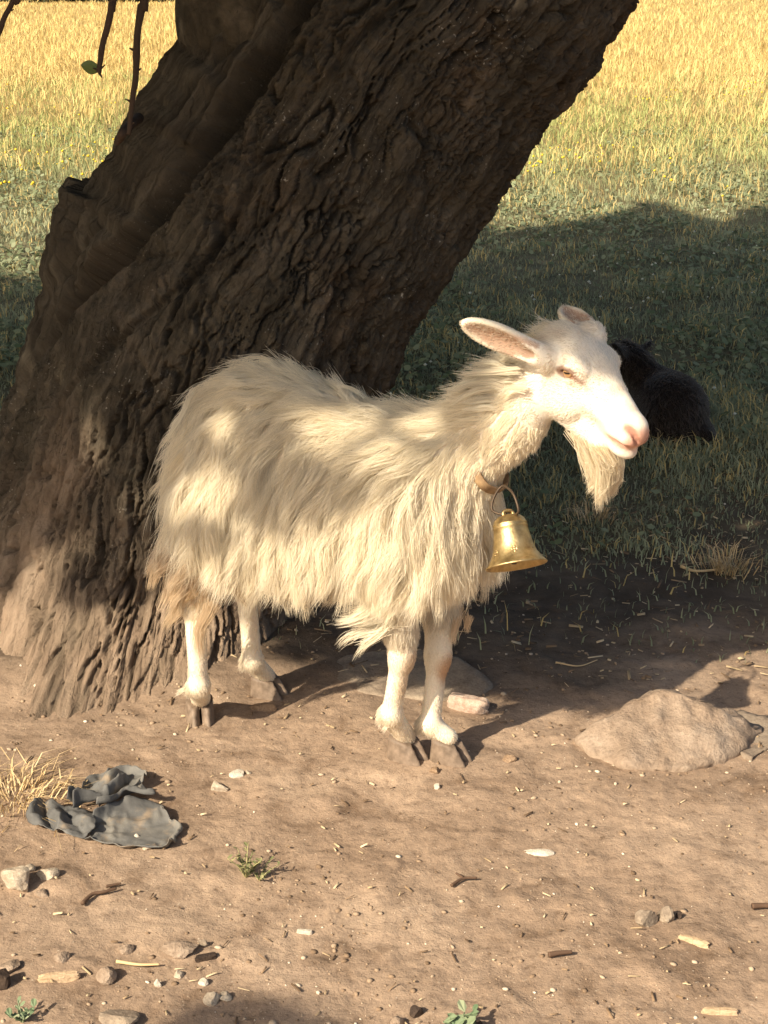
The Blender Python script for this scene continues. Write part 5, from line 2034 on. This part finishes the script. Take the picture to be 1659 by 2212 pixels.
def blades_arrays(B, D, L, Wd, bend, rng):
    """B base, D unit lean dir (horizontal xy), L length, Wd width"""
    n = len(B)
    side = np.stack([-D[:, 1], D[:, 0], np.zeros(n)], -1)
    yaw = rng.random(n) * 2 * PI
    side = np.stack([np.cos(yaw), np.sin(yaw), np.zeros(n)], -1)
    up = np.array([0, 0, 1.0])
    D3 = np.concatenate([D, np.zeros((n, 1))], 1)
    mid = B + up * (L * 0.55)[:, None] + D3 * (L * bend * 0.25)[:, None]
    tip = B + up * (L * (1.0 - 0.35 * bend))[:, None] + D3 * (L * bend)[:, None]
    w = (Wd * 0.5)[:, None] * side
    V = np.stack([B - w, B + w, mid + w * 0.75, mid - w * 0.75, tip], 1).reshape(-1, 3)
    i = np.arange(n)[:, None] * 5
    f = np.concatenate([i + np.array([[0, 1, 2]]), i + np.array([[0, 2, 3]]), i + np.array([[3, 2, 4]])], 0)
    return V, f


def tuft_obj(name, px, py, n, L, spread, mat, label, cat, seed, bend=0.8, width=0.003, flat=False):
    rng = np.random.default_rng(seed)
    g = at_z(px, py)
    xy = rng.normal(size=(n, 2)) * spread
    B = np.concatenate([xy, np.zeros((n, 1))], 1)
    for i in range(n):
        B[i, 2] = gh(g[0] + xy[i, 0], g[1] + xy[i, 1]) - 0.003
    d = xy / (np.linalg.norm(xy, axis=1)[:, None] + 1e-6) + rng.normal(size=(n, 2)) * 0.6
    d /= np.linalg.norm(d, axis=1)[:, None]
    V, f = blades_arrays(B, d, L * (0.5 + 0.7 * rng.random(n)), np.full(n, width), bend * (0.5 + 0.8 * rng.random(n)), rng)
    o = link(name, mesh_from(name, V, f, False), mat)
    o.location = (g[0], g[1], 0)
    tag(o, label, cat)
    return o


tuft_obj('dry_grass_tuft', 30, 1735, 300, 0.052, 0.050, STRAW, 'bleached dry grass tuft at the left edge beside the rag', 'dry grass', 3, 1.7, 0.0024)
tuft_obj('dry_grass_tuft', 1570, 1230, 160, 0.075, 0.032, STRAW, 'dry grass tuft in the deep shade at right', 'dry grass', 5, 1.1, 0.003)
tuft_obj('dry_grass_tuft', 1285, 1120, 90, 0.06, 0.03, STRAW, 'thin dry tuft in the shade under the goat beard', 'dry grass', 6, 1.1, 0.003)
tuft_obj('dry_grass_tuft', 1430, 960, 70, 0.09, 0.04, STRAW, 'dry stems in front of the lying dark goat', 'dry grass', 8, 0.7, 0.004)


def weed_plant(px, py, nstem, L, leafL, mat, label, seed, spread=0.5):
    rng = np.random.default_rng(seed)
    g = at_z(px, py)
    root = empty('weed', (g[0], g[1], gh(g[0], g[1])))
    tag(root, label, 'weed')
    SV, SF, LV, LF = [], [], [], []
    for s in range(nstem):
        a = rng.random() * 2 * PI
        l = L * (0.6 + 0.6 * rng.random())
        d = np.array([math.cos(a) * spread, math.sin(a) * spread, 1.0])
        P = [np.array([0, 0, -0.004]), d * l * 0.5, d * l * np.array([1.2, 1.2, 0.9])]
        P = catmull(P, 8)
        v, f = tube_arrays(P, np.linspace(0.0016, 0.0008, 8), 5)
        o = len(SV)
        SV += list(v)
        SF += [tuple(i + o for i in q) for q in f]
        for k in range(2, 8):
            b = rng.random() * 2 * PI
            dd = nrm(np.array([math.cos(b), math.sin(b), 0.45]))
            sd = nrm(np.cross(dd, [0, 0, 1]))
            ll = leafL * (0.5 + 0.7 * rng.random())
            o = len(LV)
            p = P[k]
            LV += [p, p + dd * ll * 0.35 + sd * ll * 0.3, p + dd * ll * 0.75 + sd * ll * 0.26 + np.array([0, 0, 0.1 * ll]), p + dd * ll, p + dd * ll * 0.75 - sd * ll * 0.26 + np.array([0, 0, 0.1 * ll]), p + dd * ll * 0.35 - sd * ll * 0.3]
            LF += [(o, o + 1, o + 2), (o, o + 2, o + 3), (o, o + 3, o + 4), (o, o + 4, o + 5)]
    link('stem', mesh_from('stem', SV, SF), mat, root)
    fo = link('foliage', mesh_from('foliage', LV, LF, False), mat, root)


weed_plant(532, 1895, 14, 0.045, 0.010, WEED, 'sparse grey green weed on the open soil left of centre', 4, 0.6)
weed_plant(560, 1900, 7, 0.022, 0.009, WEED, 'low weed sprig right beside the sparse grey green weed', 14, 1.2)
weed_plant(985, 2222, 7, 0.026, 0.020, WEED2, 'leafy blue green weed at the bottom edge', 6, 0.8)
weed_plant(50, 2212, 6, 0.020, 0.014, WEED2, 'small green sprout in the bottom left corner', 8, 0.8)

# ------------------------------------------------------------------ gravel, crumbs and litter on the soil
def build_gravel():
    rng = np.random.default_rng(17)
    bm = bmesh.new()
    bmesh.ops.create_icosphere(bm, subdivisions=1, radius=1.0)
    bv = np.array([v.co[:] for v in bm.verts])
    bf = np.array([[v.index for v in f.verts] for f in bm.faces])
    bm.free()
    n = 11000
    Y = 1.75 + (4.6 - 1.75) * rng.random(n) ** 1.25
    X = (rng.random(n) * 2 - 1) * (0.28 * Y + 0.3)
    dens = fbm(p3(X * 2.2, Y * 2.2, 0), 3, 3)
    k = rng.random(n) < 0.45 + 0.9 * dens
    X, Y = X[k], Y[k]
    n = len(X)
    s = 0.0011 + 0.0042 * rng.random(n) ** 5
    Z = ground_h(X, Y) + s * 0.25
    sc = s[:, None] * (0.6 + 0.7 * rng.random((n, 3))) * np.array([1.25, 1.15, 0.62])
    ang = rng.random(n) * 2 * PI
    w = bv[None] * (1 + 0.35 * (rng.random((n, len(bv), 1)) - 0.5)) * sc[:, None]
    c, si = np.cos(ang)[:, None], np.sin(ang)[:, None]
    V = np.stack([w[..., 0] * c - w[..., 1] * si + X[:, None], w[..., 0] * si + w[..., 1] * c + Y[:, None], w[..., 2] + Z[:, None]], -1).reshape(-1, 3)
    f = (bf[None] + (np.arange(n) * len(bv))[:, None, None]).reshape(-1, 3)
    m, nt, out = new_mat('gravel')
    b = bsdf(nt, out, 0.9, spec=0.15)
    gi = N(nt, 'ShaderNodeNewGeometry')
    r = ramp(nt, gi.outputs['Random Per Island'], [(0, (0.12, 0.08, 0.05)), (0.30, (0.24, 0.165, 0.105)), (0.70, (0.36, 0.265, 0.18)), (0.90, (0.50, 0.40, 0.29)), (1, (0.68, 0.60, 0.48))])
    nt.links.new(r.outputs[0], b.inputs['Base Color'])
    tag(link('gravel', mesh_from('gravel', V, f, False), m), 'small pebbles and soil crumbs strewn over the bare earth', 'gravel', kind='stuff')
    # straw bits and bark flakes
    n = 1300
    Y = 1.75 + (5.2 - 1.75) * rng.random(n) ** 1.1
    X = (rng.random(n) * 2 - 1) * (0.28 * Y + 0.3)
    L = 0.0025 + 0.010 * rng.random(n) ** 3
    wd = 0.0007 + 0.0014 * rng.random(n)
    a = rng.random(n) * 2 * PI
    d = np.stack([np.cos(a), np.sin(a), 0.25 * rng.normal(size=n)], -1)
    sd = np.stack([-np.sin(a), np.cos(a), 0 * a], -1)
    B = np.stack([X, Y, ground_h(X, Y) + 0.0035], -1)
    up = np.array([0, 0, 1.0])
    q = [B - d * L[:, None] - sd * wd[:, None], B - d * L[:, None] + sd * wd[:, None], B + d * L[:, None] + sd * wd[:, None], B + d * L[:, None] - sd * wd[:, None],
         B + up * wd[:, None] * 1.5 - d * L[:, None], B + up * wd[:, None] * 1.5 + d * L[:, None]]
    V = np.stack(q, 1).reshape(-1, 3)
    f = (np.array([[0, 1, 4], [1, 2, 5], [1, 5, 4], [2, 3, 5], [3, 0, 4], [3, 4, 5]])[None] + (np.arange(n) * 6)[:, None, None]).reshape(-1, 3)
    n2 = 1500
    Y2 = 3.2 + 3.4 * rng.random(n2)
    X2 = -0.2 + (rng.random(n2)) * (0.30 * Y2 + 0.4)
    L2 = 0.004 + 0.018 * rng.random(n2) ** 3
    w2 = 0.001 + 0.0035 * rng.random(n2) ** 2
    a2 = rng.normal(size=n2) * 0.8
    d2 = np.stack([np.cos(a2), np.sin(a2), 0.2 * rng.normal(size=n2)], -1)
    s2 = np.stack([-np.sin(a2), np.cos(a2), 0 * a2], -1)
    B2 = np.stack([X2, Y2, ground_h(X2, Y2) + 0.005], -1)
    q2 = [B2 - d2 * L2[:, None] - s2 * w2[:, None], B2 - d2 * L2[:, None] + s2 * w2[:, None], B2 + d2 * L2[:, None] + s2 * w2[:, None], B2 + d2 * L2[:, None] - s2 * w2[:, None],
          B2 + up * w2[:, None] - d2 * L2[:, None], B2 + up * w2[:, None] + d2 * L2[:, None]]
    V = np.concatenate([V, np.stack(q2, 1).reshape(-1, 3)])
    n = n + n2
    f = (np.array([[0, 1, 4], [1, 2, 5], [1, 5, 4], [2, 3, 5], [3, 0, 4], [3, 4, 5]])[None] + (np.arange(n) * 6)[:, None, None]).reshape(-1, 3)
    m, nt, out = new_mat('litter')
    b = bsdf(nt, out, 0.85, spec=0.15)
    gi = N(nt, 'ShaderNodeNewGeometry')
    r = ramp(nt, gi.outputs['Random Per Island'], [(0, (0.10, 0.065, 0.04)), (0.45, (0.24, 0.16, 0.095)), (0.75, (0.45, 0.34, 0.20)), (1, (0.66, 0.53, 0.34))])
    nt.links.new(r.outputs[0], b.inputs['Base Color'])
    tag(link('litter', mesh_from('litter', V, f, False), m), 'bits of straw and bark scattered on the soil', 'litter', kind='stuff')


build_gravel()

# ------------------------------------------------------------------ grass
def grass_material(name):
    m, nt, out = new_mat(name)
    a = attr(nt, 'tint')
    df = nt.nodes.new('ShaderNodeBsdfDiffuse')
    tr = nt.nodes.new('ShaderNodeBsdfTranslucent')
    nt.links.new(a.outputs['Color'], df.inputs['Color'])
    nt.links.new(a.outputs['Color'], tr.inputs['Color'])
    mx = nt.nodes.new('ShaderNodeMixShader')
    mx.inputs[0].default_value = 0.3
    nt.links.new(df.outputs[0], mx.inputs[1])
    nt.links.new(tr.outputs[0], mx.inputs[2])
    nt.links.new(mx.outputs[0], out.inputs['Surface'])
    return m


GRASS_MAT = grass_material('grass_blades')


def build_grass():
    rng = np.random.default_rng(23)
    n = 430000
    y0, y1 = 3.3, 95.0
    p = 0.85
    u = rng.random(n)
    Y = (y0 ** (-p) + u * (y1 ** (-p) - y0 ** (-p))) ** (-1 / p)
    X = (rng.random(n) * 2 - 1) * (0.36 * Y + 1.2)
    g = grassy(X, Y)
    patch = fbm(p3(X * 0.9, Y * 0.7, 0), 4, 5)
    patch2 = fbm(p3(X * 4, Y * 3, 0), 3, 6)
    short = 1 - sstep(9.5, 13.0, Y)
    keep = rng.random(n) < np.clip(g * (0.9 + 0.6 * patch2) + 0.03, 0, 1)
    # worn bare spots in the shaded turf at the right
    worn = sstep(-0.05, 0.35, fbm(p3(X * 0.8 + 4, Y * 1.4, 0), 3, 15) + 0.10 * (X - 0.5)) * sstep(7.5, 5.0, Y)
    keep &= rng.random(n) > worn * 0.8
    X, Y, patch, patch2, short = X[keep], Y[keep], patch[keep], patch2[keep], short[keep]
    n = len(X)
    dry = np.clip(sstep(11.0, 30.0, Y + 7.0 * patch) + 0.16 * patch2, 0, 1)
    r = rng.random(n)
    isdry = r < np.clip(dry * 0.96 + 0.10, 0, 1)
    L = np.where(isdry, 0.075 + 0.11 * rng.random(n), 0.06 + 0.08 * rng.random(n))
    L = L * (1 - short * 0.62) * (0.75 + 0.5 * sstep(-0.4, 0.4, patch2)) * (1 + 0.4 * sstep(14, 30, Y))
    Wd = (0.0024 + 0.00050 * Y) * (0.7 + 0.6 * rng.random(n))
    B = np.stack([X, Y, ground_h(X, Y) - 0.006], -1)
    a = rng.random(n) * 2 * PI
    D = np.stack([np.cos(a), np.sin(a)], -1)
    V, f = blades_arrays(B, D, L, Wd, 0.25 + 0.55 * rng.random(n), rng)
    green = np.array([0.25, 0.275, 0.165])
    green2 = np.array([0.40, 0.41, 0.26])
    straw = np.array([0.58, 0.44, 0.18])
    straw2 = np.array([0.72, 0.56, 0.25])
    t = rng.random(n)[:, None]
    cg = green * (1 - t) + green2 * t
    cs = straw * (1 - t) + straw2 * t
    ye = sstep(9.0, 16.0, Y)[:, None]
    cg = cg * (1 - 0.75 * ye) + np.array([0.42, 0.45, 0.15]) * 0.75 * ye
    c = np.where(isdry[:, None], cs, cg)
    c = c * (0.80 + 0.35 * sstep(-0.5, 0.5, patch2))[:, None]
    # low clover and plantain leaves lying in the turf
    nc = 60000
    Yc = 4.0 * (16.0 / 4.0) ** rng.random(nc)
    Xc = (rng.random(nc) * 2 - 1) * (0.29 * Yc + 0.9)
    kc = (rng.random(nc) < grassy(Xc, Yc) * sstep(-0.35, 0.35, fbm(p3(Xc * 1.3, Yc * 1.1, 0), 3, 44)) + 0.02)
    Xc, Yc = Xc[kc], Yc[kc]
    nc = len(Xc)
    sz = (0.006 + 0.007 * rng.random(nc)) * (1 + 0.05 * Yc)
    Bc = np.stack([Xc, Yc, ground_h(Xc, Yc) + 0.012 + 0.035 * rng.random(nc)], -1)
    tl = rng.normal(size=(nc, 2)) * 0.35
    ang = rng.random(nc) * 2 * PI
    cc = []
    for k in range(5):
        aa = ang + 2 * PI * k / 5
        ox, oy = np.cos(aa) * sz, np.sin(aa) * sz
        cc.append(Bc + np.stack([ox, oy, ox * tl[:, 0] + oy * tl[:, 1]], -1))
    Vc = np.stack(cc, 1).reshape(-1, 3)
    fc = (np.array([[0, 1, 2], [0, 2, 3], [0, 3, 4]])[None] + (np.arange(nc) * 5)[:, None, None]).reshape(-1, 3)
    tc = rng.random(nc)[:, None]
    colc = np.array([0.18, 0.225, 0.115]) * (1 - tc) + np.array([0.33, 0.36, 0.22]) * tc
    V, f = np.concatenate([V, Vc]), np.concatenate([f, fc + len(V)])
    me = mesh_from('grass', V, f, False)
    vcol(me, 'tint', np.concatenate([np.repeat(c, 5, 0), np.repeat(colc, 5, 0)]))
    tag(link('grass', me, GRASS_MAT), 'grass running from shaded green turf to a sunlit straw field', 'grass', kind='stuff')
    # flowers: yellow in the field, white clover heads in the shade
    for name, ny, lo, hi, colr, size, hgt, label in (('yellow_flowers', 1500, 9.5, 22.0, (0.80, 0.56, 0.04), 0.011, 0.15, 'tiny yellow flowers dotted through the sunlit grass'),
                                                     ('clover_flowers', 700, 5.2, 10.5, (0.62, 0.62, 0.50), 0.007, 0.055, 'white clover heads dotted over the shaded turf')):
        Y = lo + (hi - lo) * rng.random(ny)
        X = (rng.random(ny) * 2 - 1) * (0.29 * Y + 0.5)
        k = rng.random(ny) < sstep(-0.1, 0.4, fbm(p3(X * 0.7, Y * 0.6, 0), 3, 55))
        X, Y = X[k], Y[k]
        nn = len(X)
        B = np.stack([X, Y, ground_h(X, Y) + hgt * (0.6 + 0.6 * rng.random(nn))], -1)
        s = size * (0.6 + 0.7 * rng.random(nn))
        off = np.array([[1, 0, 0], [-1, 0, 0], [0, 1, 0], [0, -1, 0], [0, 0, 0.8], [0, 0, -0.8]])
        V = (B[:, None] + off[None] * s[:, None, None]).reshape(-1, 3)
        fo = np.array([[0, 2, 4], [2, 1, 4], [1, 3, 4], [3, 0, 4], [2, 0, 5], [1, 2, 5], [3, 1, 5], [0, 3, 5]])
        f = (fo[None] + (np.arange(nn) * 6)[:, None, None]).reshape(-1, 3)
        m, nt, out = new_mat(name)
        bsdf(nt, out, 0.7, colr)
        tag(link(name, mesh_from(name, V, f, False), m), label, 'flowers', kind='stuff')
    print('grass blades', n)


build_grass()

# ------------------------------------------------------------------ hedge at the far end of the field
def build_hedge():
    rng = np.random.default_rng(31)
    n = 26000
    X = -40 + 34 * rng.random(n)
    Yc = 82 + 1.6 * rng.normal(size=n)
    top = 3.0 + 1.1 * fbm(p3(X * 0.35, X * 0, 0), 3, 8)
    Z = top * rng.random(n) ** 0.8
    C = np.stack([X, Yc, Z], -1)
    d = rng.normal(size=(n, 3))
    d /= np.linalg.norm(d, axis=1)[:, None]
    e = np.cross(d, rng.normal(size=(n, 3)))
    e /= np.linalg.norm(e, axis=1)[:, None]
    s = 0.10 + 0.12 * rng.random(n)
    V = np.stack([C - d * s[:, None], C + e * s[:, None] * 0.6, C + d * s[:, None], C - e * s[:, None] * 0.6], 1).reshape(-1, 3)
    i = np.arange(n)[:, None] * 4
    f = np.concatenate([i + np.array([[0, 1, 2]]), i + np.array([[0, 2, 3]])], 0)
    root = empty('hedge', (-23, 82, 0))
    tag(root, 'dark hedge closing the far end of the field at top left', 'hedge')
    m, nt, out = new_mat('hedge_leaves')
    bsdf(nt, out, 0.7, (0.045, 0.055, 0.028))
    link('foliage', mesh_from('foliage', V - np.array([-23, 82, 0]), f, False), m, root)
    v, f2 = tube_arrays([(0, 0, 0), (0.1, 0.1, 1.2), (-0.1, 0, 2.4)], [0.09, 0.06, 0.02], 6)
    sm = mesh_from('stem', v, f2)
    for k in range(10):
        o = link('stem', sm, TWIG_MAT, root)
        o.location = (-16 + 3.3 * k + rng.random(), 0, 0)
        o.rotation_euler = (0, 0, k * 1.3)


build_hedge()
